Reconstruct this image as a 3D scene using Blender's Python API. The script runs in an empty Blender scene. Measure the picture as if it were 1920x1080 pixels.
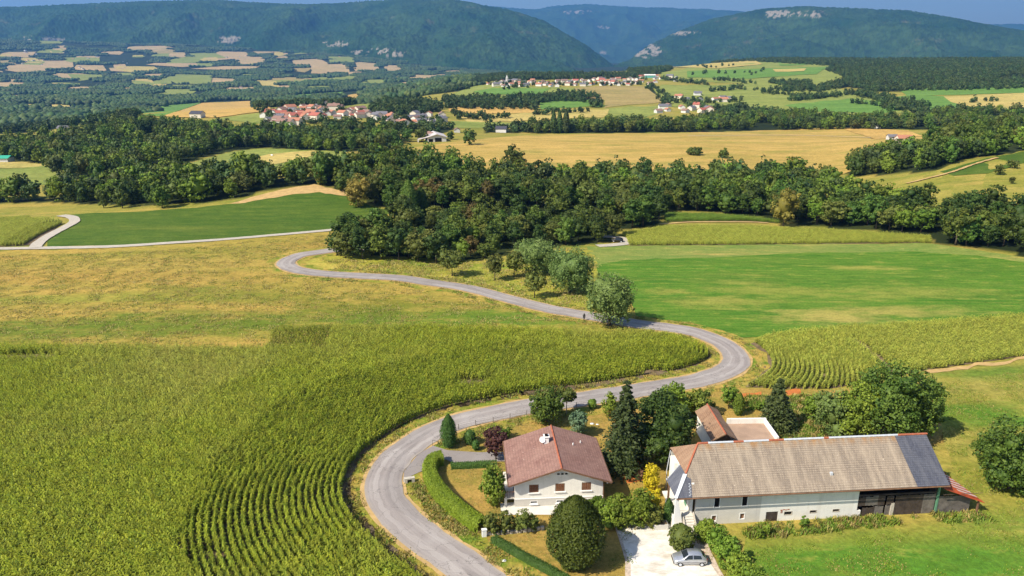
import bpy, bmesh, math, random
import numpy as np
from mathutils import Vector, Matrix
from mathutils.geometry import delaunay_2d_cdt

random.seed(7)
rng = np.random.default_rng(7)
S = bpy.context.scene
COL = S.collection

# ------------------------------------------------------------------ camera
F, HY, CH = 1371.0, 110.0, 54.0            # focal length in photo pixels, eye level row, flying height
TH = math.atan((540 - HY) / F)
TC, TS = math.cos(TH), math.sin(TH)
cam_d = bpy.data.cameras.new('camera')
cam = bpy.data.objects.new('camera', cam_d)
COL.objects.link(cam)
cam.location = (0, 0, CH)
cam.rotation_euler = (math.pi / 2 - TH, 0, 0)
cam_d.sensor_width = 36.0
cam_d.lens = F / 1920 * 36.0
cam_d.clip_start = 1.0
cam_d.clip_end = 60000.0
S.camera = cam

# ------------------------------------------------------------------ world and sun
SUN_EL = math.radians(45)
SH_AZ = math.radians(33)                   # shadows fall to +x turned 33 degrees away from the camera
W = bpy.data.worlds.new('World')
S.world = W
W.use_nodes = True
wn = W.node_tree
bg = wn.nodes['Background']
sky = wn.nodes.new('ShaderNodeTexSky')
sky.sky_type = 'NISHITA'
sky.sun_disc = False
sky.sun_elevation = SUN_EL
sdir = Vector((-math.cos(SH_AZ) * math.cos(SUN_EL), -math.sin(SH_AZ) * math.cos(SUN_EL), math.sin(SUN_EL)))
sky.sun_rotation = math.atan2(sdir.x, sdir.y)
sky.altitude = 500
sky.air_density = 1.0
sky.dust_density = 2.0
sky.ozone_density = 2.5
wn.links.new(sky.outputs[0], bg.inputs[0])
bg.inputs[1].default_value = 0.105
sl = bpy.data.lights.new('sun', 'SUN')
sl.energy = 5.0
sl.angle = math.radians(0.5)
sl.color = (1.0, 0.92, 0.77)
so = bpy.data.objects.new('sun', sl)
COL.objects.link(so)
so.rotation_euler = (-sdir).to_track_quat('-Z', 'Y').to_euler()
so.location = (-200, -150, 400)
S.view_settings.view_transform = 'Standard'
S.view_settings.look = 'None'
S.view_settings.gamma = 1
S.view_settings.exposure = 0.5
S.view_settings.use_curve_mapping = False
S.render.engine = 'CYCLES'
S.cycles.use_denoising = True
S.cycles.max_bounces = 5
S.cycles.diffuse_bounces = 2
S.cycles.glossy_bounces = 2
S.cycles.transmission_bounces = 3
S.cycles.volume_bounces = 0
S.cycles.transparent_max_bounces = 4
S.cycles.use_adaptive_sampling = True
S.cycles.adaptive_threshold = 0.02

# ------------------------------------------------------------------ numeric helpers
def srgb(*c):
    return tuple((v / 255 / 12.92 if v / 255 <= 0.04045 else ((v / 255 + 0.055) / 1.055) ** 2.4) for v in c)

PERM = np.random.default_rng(3).random((256, 256))
def vnoise(x, y):
    x = np.asarray(x, float); y = np.asarray(y, float)
    xi = np.floor(x).astype(int); yi = np.floor(y).astype(int)
    fx = x - xi; fy = y - yi
    fx = fx * fx * (3 - 2 * fx); fy = fy * fy * (3 - 2 * fy)
    a = PERM[xi & 255, yi & 255]; b = PERM[(xi + 1) & 255, yi & 255]
    c = PERM[xi & 255, (yi + 1) & 255]; d = PERM[(xi + 1) & 255, (yi + 1) & 255]
    return (a + (b - a) * fx) * (1 - fy) + (c + (d - c) * fx) * fy
def fbm(x, y, o=4, g=0.5):
    s = 0; a = 1.0; t = 0
    for i in range(o):
        s = s + a * vnoise(x * 2 ** i + 17 * i, y * 2 ** i - 31 * i); t += a; a *= g
    return s / t

# terrain: heights by distance for seven headings (given as photo columns), blended between
TD = [0, 100, 160, 210, 260, 320, 400, 480, 560, 620, 700, 800, 950, 1150, 1400, 1700, 2000, 2400, 3000, 3800, 4600, 5400, 6200, 7200, 9000, 30000]
TZ = {
 -400: [0, 0, 0, -1, -2, -4, -6, -8, -9, -9, -10, -12, -20, -35, -50, -58, -60, -60, -55, -40, 5, 70, 190, 210, 100, 0],
 0:    [0, 0, 0, -1, -2, -3, -6, -8, -9, -9, -10, -12, -20, -35, -50, -58, -60, -60, -55, -40, 5, 70, 180, 200, 100, 0],
 300:  [0, 0, 0, 0, -1, -3, -5, -6, -7, -6, -4, -2, -3, -18, -42, -55, -60, -60, -55, -38, 5, 66, 160, 180, 100, 0],
 600:  [0, 0, 0, 0, 0, -2, -4, -5, -6, -5, -2, 0, 1, -12, -35, -50, -56, -58, -52, -36, 5, 55, 110, 120, 60, 0],
 1000: [0, 0, 0, -1, -3, -4, -5, -5, -4, -9, -12, -10, -4, 3, 12, 18, 20, 8, -20, -40, -40, -30, -10, 0, 0, 0],
 1500: [0, 0, 0, -1, -3, -4, -5, -5, -5, -4, -12, -13, -6, 0, 9, 24, 38, 50, 50, 10, -30, -30, -10, 0, 0, 0],
 1920: [0, 0, 0, -1, -2, 3, 9, 11, 8, 0, -8, -8, -4, 2, 12, 26, 38, 48, 50, 10, -30, -30, -10, 0, 0, 0],
 2500: [0, 0, 0, 0, 0, 6, 13, 15, 12, 4, -6, -8, -4, 2, 12, 26, 38, 48, 50, 10, -30, -30, -10, 0, 0, 0],
}
LG = np.linspace(math.log(10), math.log(30000), 700)
_cols = np.array(sorted(TZ))
def _tab(zs):
    ld = np.log(np.maximum(np.array(TD, float), 8.0))
    v = np.interp(LG, ld, np.array(zs, float))
    k = np.hanning(33); k /= k.sum()
    return np.convolve(np.pad(v, 16, mode='edge'), k, mode='valid')
TAB = np.array([_tab(TZ[c]) for c in _cols])
BUMPS = [(-80, 322, 8.5, 62, 45), (-150, 250, 1.5, 60, 40), (170, 250, 2.0, 60, 40)]
def Hgt(x, y):
    x = np.asarray(x, float); y = np.asarray(y, float)
    D = np.hypot(x, y)
    px = 960 + F * np.where(y > 1, x / np.maximum(y, 1), np.sign(x) * 5) / TC
    ci = np.interp(px, _cols, np.arange(len(_cols)))
    c0 = np.clip(np.floor(ci).astype(int), 0, len(_cols) - 2); fc = ci - c0
    fc = fc * fc * (3 - 2 * fc)
    li = np.clip((np.log(np.maximum(D, 10.0)) - LG[0]) / (LG[1] - LG[0]), 0, 698.999)
    l0 = li.astype(int); fl = li - l0
    z = (TAB[c0, l0] * (1 - fl) + TAB[c0, l0 + 1] * fl) * (1 - fc) + (TAB[c0 + 1, l0] * (1 - fl) + TAB[c0 + 1, l0 + 1] * fl) * fc
    for bx, by, h, sx, sy in BUMPS:
        z = z + h * np.exp(-((x - bx) / sx) ** 2 - ((y - by) / sy) ** 2)
    m = np.clip((D - 120) / 150, 0, 1)
    z = z + m * 1.2 * (fbm(x / 70, y / 70, 2) - 0.5)
    m2 = np.clip((D - 900) / 1500, 0, 1)
    z = z + m2 * 14 * (fbm(x / 420, y / 420, 3) - 0.5)
    return z

def pix(px, py):
    """Where the sight line through photo pixel (px, py) meets the ground: x, y, z arrays."""
    px = np.atleast_1d(np.asarray(px, float)); py = np.atleast_1d(np.asarray(py, float))
    u = (px - 960) / F; v = (540 - py) / F
    dx, dy, dz = u, TC + v * TS, -TS + v * TC
    hl = np.hypot(dx, dy); dx, dy, dz = dx / hl, dy / hl, dz / hl
    T = np.geomspace(40, 9000, 420)
    gap = CH + dz[:, None] * T - Hgt(dx[:, None] * T, dy[:, None] * T)
    hit = gap < 0
    i = np.where(hit.any(1), hit.argmax(1), len(T) - 1)
    lo = T[np.maximum(i - 1, 0)]; hi = T[i]
    for _ in range(14):
        mid = (lo + hi) / 2
        g = CH + dz * mid - Hgt(dx * mid, dy * mid)
        hi = np.where(g < 0, mid, hi); lo = np.where(g < 0, lo, mid)
    return dx * hi, dy * hi, Hgt(dx * hi, dy * hi)
def P(px, py):
    x, y, z = pix(px, py)
    return Vector((x[0], y[0], z[0]))
def depth(p):
    return p[1] * TC - (p[2] - CH) * TS
def z_at(py, Y):
    v = (540 - py) / F
    return CH + Y / (TC + v * TS) * (-TS + v * TC)
def inpoly(x, y, poly):
    x = np.asarray(x); y = np.asarray(y); r = np.zeros(x.shape, bool)
    n = len(poly)
    for i in range(n):
        x1, y1 = poly[i]; x2, y2 = poly[(i + 1) % n]
        if y1 == y2: continue
        r ^= ((y1 > y) != (y2 > y)) & (x < (x2 - x1) * (y - y1) / (y2 - y1) + x1)
    return r
def poly_world(pp, step=10, jit=0.0):
    """photo polygon -> world outline, edges subdivided so that they follow the ground"""
    out = []
    n = len(pp)
    for i in range(n):
        a = np.array(pp[i], float); b = np.array(pp[(i + 1) % n], float)
        k = max(1, int(np.hypot(*(b - a)) / step))
        for j in range(k): out.append(a + (b - a) * j / k)
    out = np.array(out)
    x, y, z = pix(out[:, 0], out[:, 1])
    if jit:
        D = np.hypot(x, y)
        x = x + (fbm(x / (D * .02) + 3, y / (D * .02), 3) - .5) * jit * D * .02
        y = y + (fbm(x / (D * .02) + 93, y / (D * .02) + 41, 3) - .5) * jit * D * .05
    return np.stack([x, y], 1)
def smooth_line(pts, n=8):
    pts = [np.array(p, float) for p in pts]
    pts = [2 * pts[0] - pts[1]] + pts + [2 * pts[-1] - pts[-2]]
    out = []
    for i in range(1, len(pts) - 2):
        p0, p1, p2, p3 = pts[i - 1:i + 3]
        for k in range(n):
            t = k / n
            out.append(.5 * (2 * p1 + (p2 - p0) * t + (2 * p0 - 5 * p1 + 4 * p2 - p3) * t * t + (3 * p1 - p0 - 3 * p2 + p3) * t ** 3))
    out.append(pts[-2])
    return np.array(out)
def resample(l, step):
    seg = np.hypot(*np.diff(l, axis=0).T[:2]); s = np.concatenate([[0], np.cumsum(seg)])
    t = np.linspace(0, s[-1], max(2, int(s[-1] / step)))
    return np.stack([np.interp(t, s, l[:, k]) for k in range(l.shape[1])], 1)
def normals2(l):
    d = np.gradient(l, axis=0); d /= np.maximum(np.hypot(d[:, 0], d[:, 1]), 1e-6)[:, None]
    return np.stack([-d[:, 1], d[:, 0]], 1)
def dist_line(x, y, l):
    best = np.full(len(x), 1e9)
    for k in range(0, len(l), 1):
        best = np.minimum(best, (x - l[k, 0]) ** 2 + (y - l[k, 1]) ** 2)
    return np.sqrt(best)

# ------------------------------------------------------------------ materials
def new_mat(name):
    m = bpy.data.materials.new(name); m.use_nodes = True
    nt = m.node_tree; b = nt.nodes['Principled BSDF']
    b.inputs['Specular IOR Level'].default_value = 0.25
    return m, nt, b
def N(nt, t, **k):
    n = nt.nodes.new(t)
    for a, v in k.items():
        if a.startswith('i_'): n.inputs[a[2:]].default_value = v
        else: setattr(n, a, v)
    return n
def mixc(nt, fac, a, b, mode='MIX'):
    n = N(nt, 'ShaderNodeMix', data_type='RGBA', blend_type=mode)
    for s, v in ((n.inputs[0], fac), (n.inputs[6], a), (n.inputs[7], b)):
        if isinstance(v, (tuple, list)): s.default_value = (*v, 1)
        elif isinstance(v, (int, float)): s.default_value = v
        else: nt.links.new(v, s)
    return n.outputs[2]
def ramp(nt, src, lo, hi):
    n = N(nt, 'ShaderNodeMapRange'); n.inputs[1].default_value = lo; n.inputs[2].default_value = hi
    nt.links.new(src, n.inputs[0]); return n.outputs[0]
def pos_node(nt, scale=(1, 1, 1), rotz=0.0, src=None):
    g = src or N(nt, 'ShaderNodeNewGeometry').outputs['Position']
    mp = N(nt, 'ShaderNodeMapping')
    mp.inputs['Scale'].default_value = scale; mp.inputs['Rotation'].default_value = (0, 0, rotz)
    nt.links.new(g, mp.inputs[0]); return mp.outputs[0]
def noise(nt, vec, scale, detail=4, rough=.55):
    n = N(nt, 'ShaderNodeTexNoise'); n.inputs['Scale'].default_value = scale
    n.inputs['Detail'].default_value = detail; n.inputs['Roughness'].default_value = rough
    nt.links.new(vec, n.inputs['Vector']); return n.outputs[0]
def bump(nt, b, h, st=.4, dist=.1):
    n = N(nt, 'ShaderNodeBump'); n.inputs['Strength'].default_value = st; n.inputs['Distance'].default_value = dist
    nt.links.new(h, n.inputs['Height']); nt.links.new(n.outputs[0], b.inputs['Normal'])

def grass_mat(name, base, dry, green, big=.03, rot=0.0, stretch=3.0, dryamt=(.45, .62), greenamt=(.52, .7), grain=1.2, rough=.95, patches=()):
    """ground with grown cover: a main colour, dry patches drawn out along the mowing direction, greener patches, fine grain"""
    base, dry, green = [(k[0] * .92, k[1] * .98, k[2] * .86) for k in (base, dry, green)]
    m, nt, b = new_mat(name)
    v = pos_node(nt, (1, stretch, 1), rot); v0 = pos_node(nt)
    c = mixc(nt, ramp(nt, noise(nt, v, big, 5, .6), *dryamt), base, dry)
    v2 = pos_node(nt, (1, stretch * .7, 1), rot + .3)
    c = mixc(nt, ramp(nt, noise(nt, v2, big * 1.7, 5, .65), *greenamt), c, green)
    st = noise(nt, pos_node(nt, (.03, 1.6, 1), rot), .8, 5, .7)
    c = mixc(nt, ramp(nt, st, .40, .66), c, mixc(nt, .34, c, dry))
    if patches:
        nz = noise(nt, pos_node(nt, (1, 2, 1)), .12, 5, .65)
    for ppx, ppy, rx, ry, col, stg in [(a, b_, c_, d_, (e[0] * .92, e[1] * .98, e[2] * .86), f) for a, b_, c_, d_, e, f in patches]:          # stands of other growth, with frayed borders
        q = P(ppx, ppy)
        mp = N(nt, 'ShaderNodeMapping', vector_type='POINT'); mp.inputs['Location'].default_value = (-q.x / rx, -q.y / ry, 0); mp.inputs['Scale'].default_value = (1 / rx, 1 / ry, 0)
        nt.links.new(N(nt, 'ShaderNodeNewGeometry').outputs['Position'], mp.inputs[0])
        ln = N(nt, 'ShaderNodeVectorMath', operation='LENGTH'); nt.links.new(mp.outputs[0], ln.inputs[0])
        ad = N(nt, 'ShaderNodeMath', operation='MULTIPLY_ADD'); nt.links.new(nz, ad.inputs[0]); ad.inputs[1].default_value = 2.4; nt.links.new(ln.outputs['Value'], ad.inputs[2])
        mr = N(nt, 'ShaderNodeMapRange'); nt.links.new(ad.outputs[0], mr.inputs[0])
        mr.inputs[1].default_value = 2.25; mr.inputs[2].default_value = 1.45; mr.inputs[3].default_value = 0; mr.inputs[4].default_value = stg
        c = mixc(nt, mr.outputs[0], c, col)
    md = noise(nt, pos_node(nt, (.55, 1.5, 1), rot), grain * .16, 6, .72)
    c = mixc(nt, ramp(nt, md, .38, .50), mixc(nt, .34, c, tuple(k * .66 for k in green)), c)
    c = mixc(nt, ramp(nt, md, .54, .68), c, mixc(nt, .5, c, tuple(min(1, k * 1.12) for k in dry)))
    gr = noise(nt, v0, grain, 6, .8)
    hsv = N(nt, 'ShaderNodeHueSaturation'); nt.links.new(c, hsv.inputs['Color'])
    mr = N(nt, 'ShaderNodeMapRange'); nt.links.new(gr, mr.inputs[0])
    mr.inputs[1].default_value = .25; mr.inputs[2].default_value = .75; mr.inputs[3].default_value = .50; mr.inputs[4].default_value = 1.46
    nt.links.new(mr.outputs[0], hsv.inputs['Value'])
    nt.links.new(hsv.outputs[0], b.inputs['Base Color'])
    b.inputs['Roughness'].default_value = rough; b.inputs['Specular IOR Level'].default_value = .1
    bump(nt, b, gr, .6, .25)
    return m
def plain(name, col, rough=.7, var=.12, scale=2.0, metallic=0.0, spec=.25, bumpst=0.0, coat=0.0):
    m, nt, b = new_mat(name)
    v = pos_node(nt)
    n = noise(nt, v, scale, 5, .6)
    c = mixc(nt, ramp(nt, n, .3, .7), tuple(k * (1 - var) for k in col), tuple(min(1, k * (1 + var)) for k in col))
    nt.links.new(c, b.inputs['Base Color'])
    b.inputs['Roughness'].default_value = rough; b.inputs['Metallic'].default_value = metallic
    b.inputs['Specular IOR Level'].default_value = spec; b.inputs['Coat Weight'].default_value = coat
    if bumpst: bump(nt, b, noise(nt, v, scale * 6, 4), bumpst, .02)
    return m
def leaf_mat(name, dark, light, hue=.03, val=.25, trans=.22, dry=None):
    m, nt, b = new_mat(name)
    at = N(nt, 'ShaderNodeAttribute', attribute_name='tint')
    oi = N(nt, 'ShaderNodeObjectInfo')
    c = mixc(nt, at.outputs['Fac'], dark, light)
    if dry is not None:
        n = noise(nt, pos_node(nt), .02, 4)
        c = mixc(nt, ramp(nt, n, .48, .72), c, mixc(nt, .45, c, dry))
    hsv = N(nt, 'ShaderNodeHueSaturation'); nt.links.new(c, hsv.inputs['Color'])
    for out, lo, hi in (('Hue', .5 - hue, .5 + hue * .6), ('Value', 1 - val, 1 + val)):
        w = N(nt, 'ShaderNodeTexWhiteNoise', noise_dimensions='2D')
        cb = N(nt, 'ShaderNodeCombineXYZ'); nt.links.new(oi.outputs['Random'], cb.inputs[0]); cb.inputs[1].default_value = hi
        nt.links.new(cb.outputs[0], w.inputs['Vector'])
        mr = N(nt, 'ShaderNodeMapRange'); nt.links.new(w.outputs['Value'], mr.inputs[0])
        mr.inputs[3].default_value = lo; mr.inputs[4].default_value = hi
        nt.links.new(mr.outputs[0], hsv.inputs[out])
    nt.links.new(hsv.outputs[0], b.inputs['Base Color'])
    b.inputs['Roughness'].default_value = .6; b.inputs['Specular IOR Level'].default_value = .25
    if trans:
        tr = N(nt, 'ShaderNodeBsdfTranslucent'); nt.links.new(hsv.outputs[0], tr.inputs[0])
        mx = N(nt, 'ShaderNodeMixShader'); mx.inputs[0].default_value = trans
        nt.links.new(b.outputs[0], mx.inputs[1]); nt.links.new(tr.outputs[0], mx.inputs[2])
        nt.links.new(mx.outputs[0], nt.nodes['Material Output'].inputs[0])
    return m

M = {}
L = lambda *c: srgb(*c)
M['bark'] = plain('bark', (.09, .07, .05), .9, .35, 3, bumpst=.5)
M['bark_pale'] = plain('bark_pale', (.30, .26, .21), .9, .25, 3, bumpst=.4)
LEAF = {
 'oak':    leaf_mat('leaf_oak', (.044, .092, .013), (.155, .220, .032), dry=None, hue=.035, val=.35),
 'olive':  leaf_mat('leaf_olive', (.075, .105, .018), (.200, .225, .044), hue=.02),
 'willow': leaf_mat('leaf_willow', (.085, .145, .028), (.230, .310, .088), hue=.01, val=.12),
 'fresh':  leaf_mat('leaf_fresh', (.085, .150, .014), (.220, .310, .036), hue=.02),
 'conifer':leaf_mat('leaf_conifer', (.032, .058, .016), (.105, .135, .036), hue=.02, trans=.08),
 'yellow': leaf_mat('leaf_yellow', (.34, .28, .01), (.74, .64, .025), hue=.01, val=.1),
 'purple': leaf_mat('leaf_purple', (.045, .018, .018), (.150, .068, .048), hue=.01, val=.1),
 'blue':   leaf_mat('leaf_blue', (.075, .140, .070), (.180, .270, .145), hue=.01, val=.1),
 'gold':   leaf_mat('leaf_gold', (.15, .13, .02), (.40, .33, .06), hue=.02),
 'far':    leaf_mat('leaf_far', (.036, .070, .018), (.100, .150, .034), hue=.03, val=.3, trans=.1),
 'corn':   leaf_mat('leaf_corn', (.085, .145, .008), (.410, .445, .042), hue=.012, val=.26, trans=.25, dry=(.50, .42, .14)),
 'corn2':  leaf_mat('leaf_corn_pale', (.165, .225, .022), (.52, .53, .09), hue=.012, val=.2, trans=.25),
 'corn3':  leaf_mat('leaf_corn_green', (.09, .17, .018), (.24, .36, .05), hue=.012, val=.2, trans=.25),
 'weed':   leaf_mat('leaf_weed', (.16, .16, .03), (.46, .38, .12), hue=.03, val=.3),
 'deep':   leaf_mat('leaf_deep', (.026, .056, .010), (.095, .140, .024), hue=.02, val=.15),
 'rust':   leaf_mat('leaf_rust', (.09, .075, .018), (.24, .19, .05), hue=.02, val=.2),
 'straw':  leaf_mat('leaf_straw', (.24, .22, .055), (.56, .45, .16), hue=.03, val=.25),
 'hedge':  leaf_mat('leaf_hedge', (.11, .18, .012), (.28, .36, .03), hue=.01, val=.1),
 'hedgedark': leaf_mat('leaf_hedge_dark', (.036, .090, .016), (.110, .200, .036), hue=.01, val=.1),
}

# ------------------------------------------------------------------ mesh helpers
def link(o, parent=None):
    COL.objects.link(o)
    if parent is not None: o.parent = parent
    return o
def tag(o, label=None, cat=None, group=None, kind=None):
    if label: o['label'] = label
    if cat: o['category'] = cat
    if group: o['group'] = group
    if kind: o['kind'] = kind
    return o
def empty(name, loc=(0, 0, 0), rz=0.0, label=None, cat=None, group=None):
    o = bpy.data.objects.new(name, None); o.empty_display_size = .3
    o.location = loc; o.rotation_euler = (0, 0, rz); link(o)
    return tag(o, label, cat, group)
def mesh_np(name, V, Fq, mat=None, smooth=False, tint=None, uv=None, mats=None, mi=None):
    """V (n,3); Fq list of lists or an int array (m,3|4)"""
    me = bpy.data.meshes.new(name)
    V = np.asarray(V, np.float32)
    if isinstance(Fq, np.ndarray) and Fq.ndim == 2:
        k = Fq.shape[1]; m = len(Fq)
        me.vertices.add(len(V)); me.vertices.foreach_set('co', V.ravel())
        me.loops.add(m * k); me.loops.foreach_set('vertex_index', Fq.astype(np.int32).ravel())
        me.polygons.add(m); me.polygons.foreach_set('loop_start', np.arange(0, m * k, k, dtype=np.int32))
        me.update(calc_edges=True); me.validate()
    else:
        me.from_pydata([tuple(map(float, v)) for v in V], [], Fq); me.update()
    if tint is not None:
        a = me.attributes.new('tint', 'FLOAT', 'POINT'); a.data.foreach_set('value', np.asarray(tint, np.float32))
    if uv is not None:
        ul = me.uv_layers.new(name='UVMap')
        idx = np.zeros(len(me.loops), np.int32); me.loops.foreach_get('vertex_index', idx)
        ul.data.foreach_set('uv', np.asarray(uv, np.float32)[idx].ravel())
    for mm in (mats or ([mat] if mat else [])): me.materials.append(mm)
    if mi is not None: me.polygons.foreach_set('material_index', np.asarray(mi, np.int32))
    if smooth: me.polygons.foreach_set('use_smooth', np.ones(len(me.polygons), bool))
    return me
def obj(name, me, parent=None, loc=None, rz=0.0):
    o = bpy.data.objects.new(name, me)
    if loc is not None: o.location = loc
    o.rotation_euler = (0, 0, rz)
    return link(o, parent)
class MB:
    """collects boxes, prisms and tubes into one mesh"""
    def __init__(s): s.v = []; s.f = []
    def add(s, vs, fs):
        b = len(s.v); s.v += [tuple(v) for v in vs]; s.f += [[b + i for i in f] for f in fs]; return s
    def box(s, x0, x1, y0, y1, z0, z1):
        return s.add([(x0, y0, z0), (x1, y0, z0), (x1, y1, z0), (x0, y1, z0), (x0, y0, z1), (x1, y0, z1), (x1, y1, z1), (x0, y1, z1)],
                     [(0, 3, 2, 1), (4, 5, 6, 7), (0, 1, 5, 4), (1, 2, 6, 5), (2, 3, 7, 6), (3, 0, 4, 7)])
    def prism(s, poly, axis, a, b):
        n = len(poly)
        def q(p, t): return {'x': (t, p[0], p[1]), 'y': (p[0], t, p[1]), 'z': (p[0], p[1], t)}[axis]
        return s.add([q(p, a) for p in poly] + [q(p, b) for p in poly],
                     [list(range(n))[::-1], list(range(n, 2 * n))] + [(i, (i + 1) % n, n + (i + 1) % n, n + i) for i in range(n)])
    def slab(s, q, t):
        """quad or polygon q (3D points) thickened by t along its normal (downwards)"""
        q = [Vector(p) for p in q]; nrm = (q[1] - q[0]).cross(q[2] - q[0]).normalized(); n = len(q)
        return s.add([p for p in q] + [p - nrm * t for p in q],
                     [list(range(n)), list(range(n, 2 * n))[::-1]] + [(i, n + i, n + (i + 1) % n, (i + 1) % n) for i in range(n)])
    def tube(s, pts, rad, n=6, cap=True):
        pts = [Vector(p) for p in pts]; b = len(s.v)
        for i, p in enumerate(pts):
            d = (pts[min(i + 1, len(pts) - 1)] - pts[max(i - 1, 0)]).normalized()
            u = d.cross(Vector((0, 0, 1)) if abs(d.z) < .9 else Vector((1, 0, 0))).normalized(); w = d.cross(u)
            r = rad[i] if hasattr(rad, '__len__') else rad
            for k in range(n):
                a = 2 * math.pi * k / n; s.v.append(tuple(p + (u * math.cos(a) + w * math.sin(a)) * r))
        for i in range(len(pts) - 1):
            for k in range(n):
                s.f.append([b + i * n + k, b + i * n + (k + 1) % n, b + (i + 1) * n + (k + 1) % n, b + (i + 1) * n + k])
        if cap:
            s.f.append([b + k for k in range(n)]); s.f.append([b + (len(pts) - 1) * n + k for k in range(n)][::-1])
        return s
    def bar(s, a, b, r): return s.tube([a, b], r, 4)
    def mesh(s, name, mat, smooth=False, bevel=0.0):
        bm = bmesh.new()
        vs = [bm.verts.new(v) for v in s.v]
        for f in s.f:
            try: bm.faces.new([vs[i] for i in f])
            except ValueError: pass
        bmesh.ops.recalc_face_normals(bm, faces=bm.faces)
        if bevel: bmesh.ops.bevel(bm, geom=list(bm.edges), offset=bevel, segments=1, affect='EDGES', profile=.5)
        me = bpy.data.meshes.new(name); bm.to_mesh(me); bm.free()
        if mat: me.materials.append(mat)
        if smooth: me.polygons.foreach_set('use_smooth', np.ones(len(me.polygons), bool))
        return me
    def build(s, name, mat, parent=None, smooth=False, bevel=0.0, loc=None, rz=0.0):
        return obj(name, s.mesh(name, mat, smooth, bevel), parent, loc, rz)
def copy_thing(root, loc, rz, scale=(1, 1, 1)):
    r = root.copy(); COL.objects.link(r)
    r.location = loc; r.rotation_euler = (0, 0, rz); r.scale = scale
    for ch in root.children:
        c = ch.copy(); COL.objects.link(c); c.parent = r
        for g in ch.children:
            d = g.copy(); COL.objects.link(d); d.parent = c
    return r

def lay_off(x, y, lay): return lay * (.012 + 1.6e-4 * np.hypot(x, y))
def drape(name, pp, mat, lay=1, jit=.5, step=10, ratio=.03, label=None, world=None):
    out = poly_world(pp, step, jit) if world is None else world
    x0, y0 = out.min(0); x1, y1 = out.max(0)
    D = np.hypot(out[:, 0], out[:, 1]); az = np.arctan2(out[:, 0], out[:, 1])
    nr = max(2, int(math.log(D.max() / D.min()) / ratio)); na = max(2, int((az.max() - az.min()) / ratio))
    r, a = np.meshgrid(np.geomspace(D.min(), D.max(), nr), np.linspace(az.min(), az.max(), na))
    gx = (r * np.sin(a)).ravel(); gy = (r * np.cos(a)).ravel()
    k = inpoly(gx, gy, out); gx = gx[k]; gy = gy[k]
    pts = [Vector((float(p[0]), float(p[1]))) for p in out] + [Vector((float(a), float(b))) for a, b in zip(gx, gy)]
    v, e, f, *_ = delaunay_2d_cdt(pts, [], [list(range(len(out)))], 1, 1e-5)
    v = np.array([(p.x, p.y) for p in v])
    z = Hgt(v[:, 0], v[:, 1]) + lay_off(v[:, 0], v[:, 1], lay)
    me = mesh_np(name, np.column_stack([v, z]), np.array(f), mat, True)
    bm = bmesh.new(); bm.from_mesh(me)
    if sum(fc.normal.z for fc in bm.faces) < 0: bmesh.ops.reverse_faces(bm, faces=bm.faces)
    bm.to_mesh(me); bm.free()
    o = obj(name, me); tag(o, label, None, None, 'structure')
    return o, out
def ribbon(name, line, w, mat, lay, crown=0.0, edge=0.0, kind='structure', ncross=5, seed=0):
    """a strip of width w along a world line; edge = raggedness of its borders in metres"""
    l = resample(line, 1.0); n = normals2(l)
    s = np.arange(len(l)) * 1.0
    eL = edge * (fbm(s / 2.3 + seed, s * 0 + seed, 3) - .5) * 2; eR = edge * (fbm(s / 2.3 + 50 + seed, s * 0 + seed, 3) - .5) * 2
    V = []; UV = []
    for k in range(ncross):
        t = k / (ncross - 1) * 2 - 1
        off = t * w / 2 + (np.where(t < 0, -eL, eR) * abs(t))
        xy = l + n * off[:, None] if np.ndim(off) else l + n * off
        z = Hgt(xy[:, 0], xy[:, 1]) + lay_off(xy[:, 0], xy[:, 1], lay) + crown * (1 - t * t)
        V.append(np.column_stack([xy, z])); UV.append(np.column_stack([np.full(len(l), t * w / 2), s]))
    V = np.array(V); m = len(l)
    idx = np.arange(ncross * m).reshape(ncross, m)
    Fq = np.stack([idx[:-1, :-1], idx[:-1, 1:], idx[1:, 1:], idx[1:, :-1]], -1).reshape(-1, 4)[:, ::-1]
    me = mesh_np(name, V.reshape(-1, 3), Fq, mat, True, uv=np.array(UV).reshape(-1, 2))
    if me.polygons[0].normal.z < 0: me.flip_normals()
    return tag(obj(name, me), kind=kind)

# geometry-node scatter for uncountable stuff: one object, a plant at every point
def scatter_group(coll):
    g = bpy.data.node_groups.new('scatter_' + coll.name, 'GeometryNodeTree')
    g.interface.new_socket('Geometry', in_out='INPUT', socket_type='NodeSocketGeometry')
    g.interface.new_socket('Geometry', in_out='OUTPUT', socket_type='NodeSocketGeometry')
    gi = g.nodes.new('NodeGroupInput'); go = g.nodes.new('NodeGroupOutput')
    ci = g.nodes.new('GeometryNodeCollectionInfo'); ci.inputs['Collection'].default_value = coll
    ci.inputs['Separate Children'].default_value = True; ci.inputs['Reset Children'].default_value = True
    ip = g.nodes.new('GeometryNodeInstanceOnPoints'); ip.inputs['Pick Instance'].default_value = True
    def na(nm, ty):
        n = g.nodes.new('GeometryNodeInputNamedAttribute'); n.data_type = ty; n.inputs[0].default_value = nm
        return n.outputs[0]
    g.links.new(gi.outputs[0], ip.inputs['Points']); g.links.new(ci.outputs[0], ip.inputs['Instance'])
    g.links.new(na('idx', 'INT'), ip.inputs['Instance Index'])
    g.links.new(na('rot', 'FLOAT_VECTOR'), ip.inputs['Rotation']); g.links.new(na('scl', 'FLOAT_VECTOR'), ip.inputs['Scale'])
    g.links.new(ip.outputs[0], go.inputs[0])
    return g
def proto_collection(name, meshes):
    c = bpy.data.collections.new(name)
    for i, me in enumerate(meshes):
        c.objects.link(bpy.data.objects.new('%s_%02d' % (name, i), me))
    return c, scatter_group(c), len(meshes)
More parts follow.
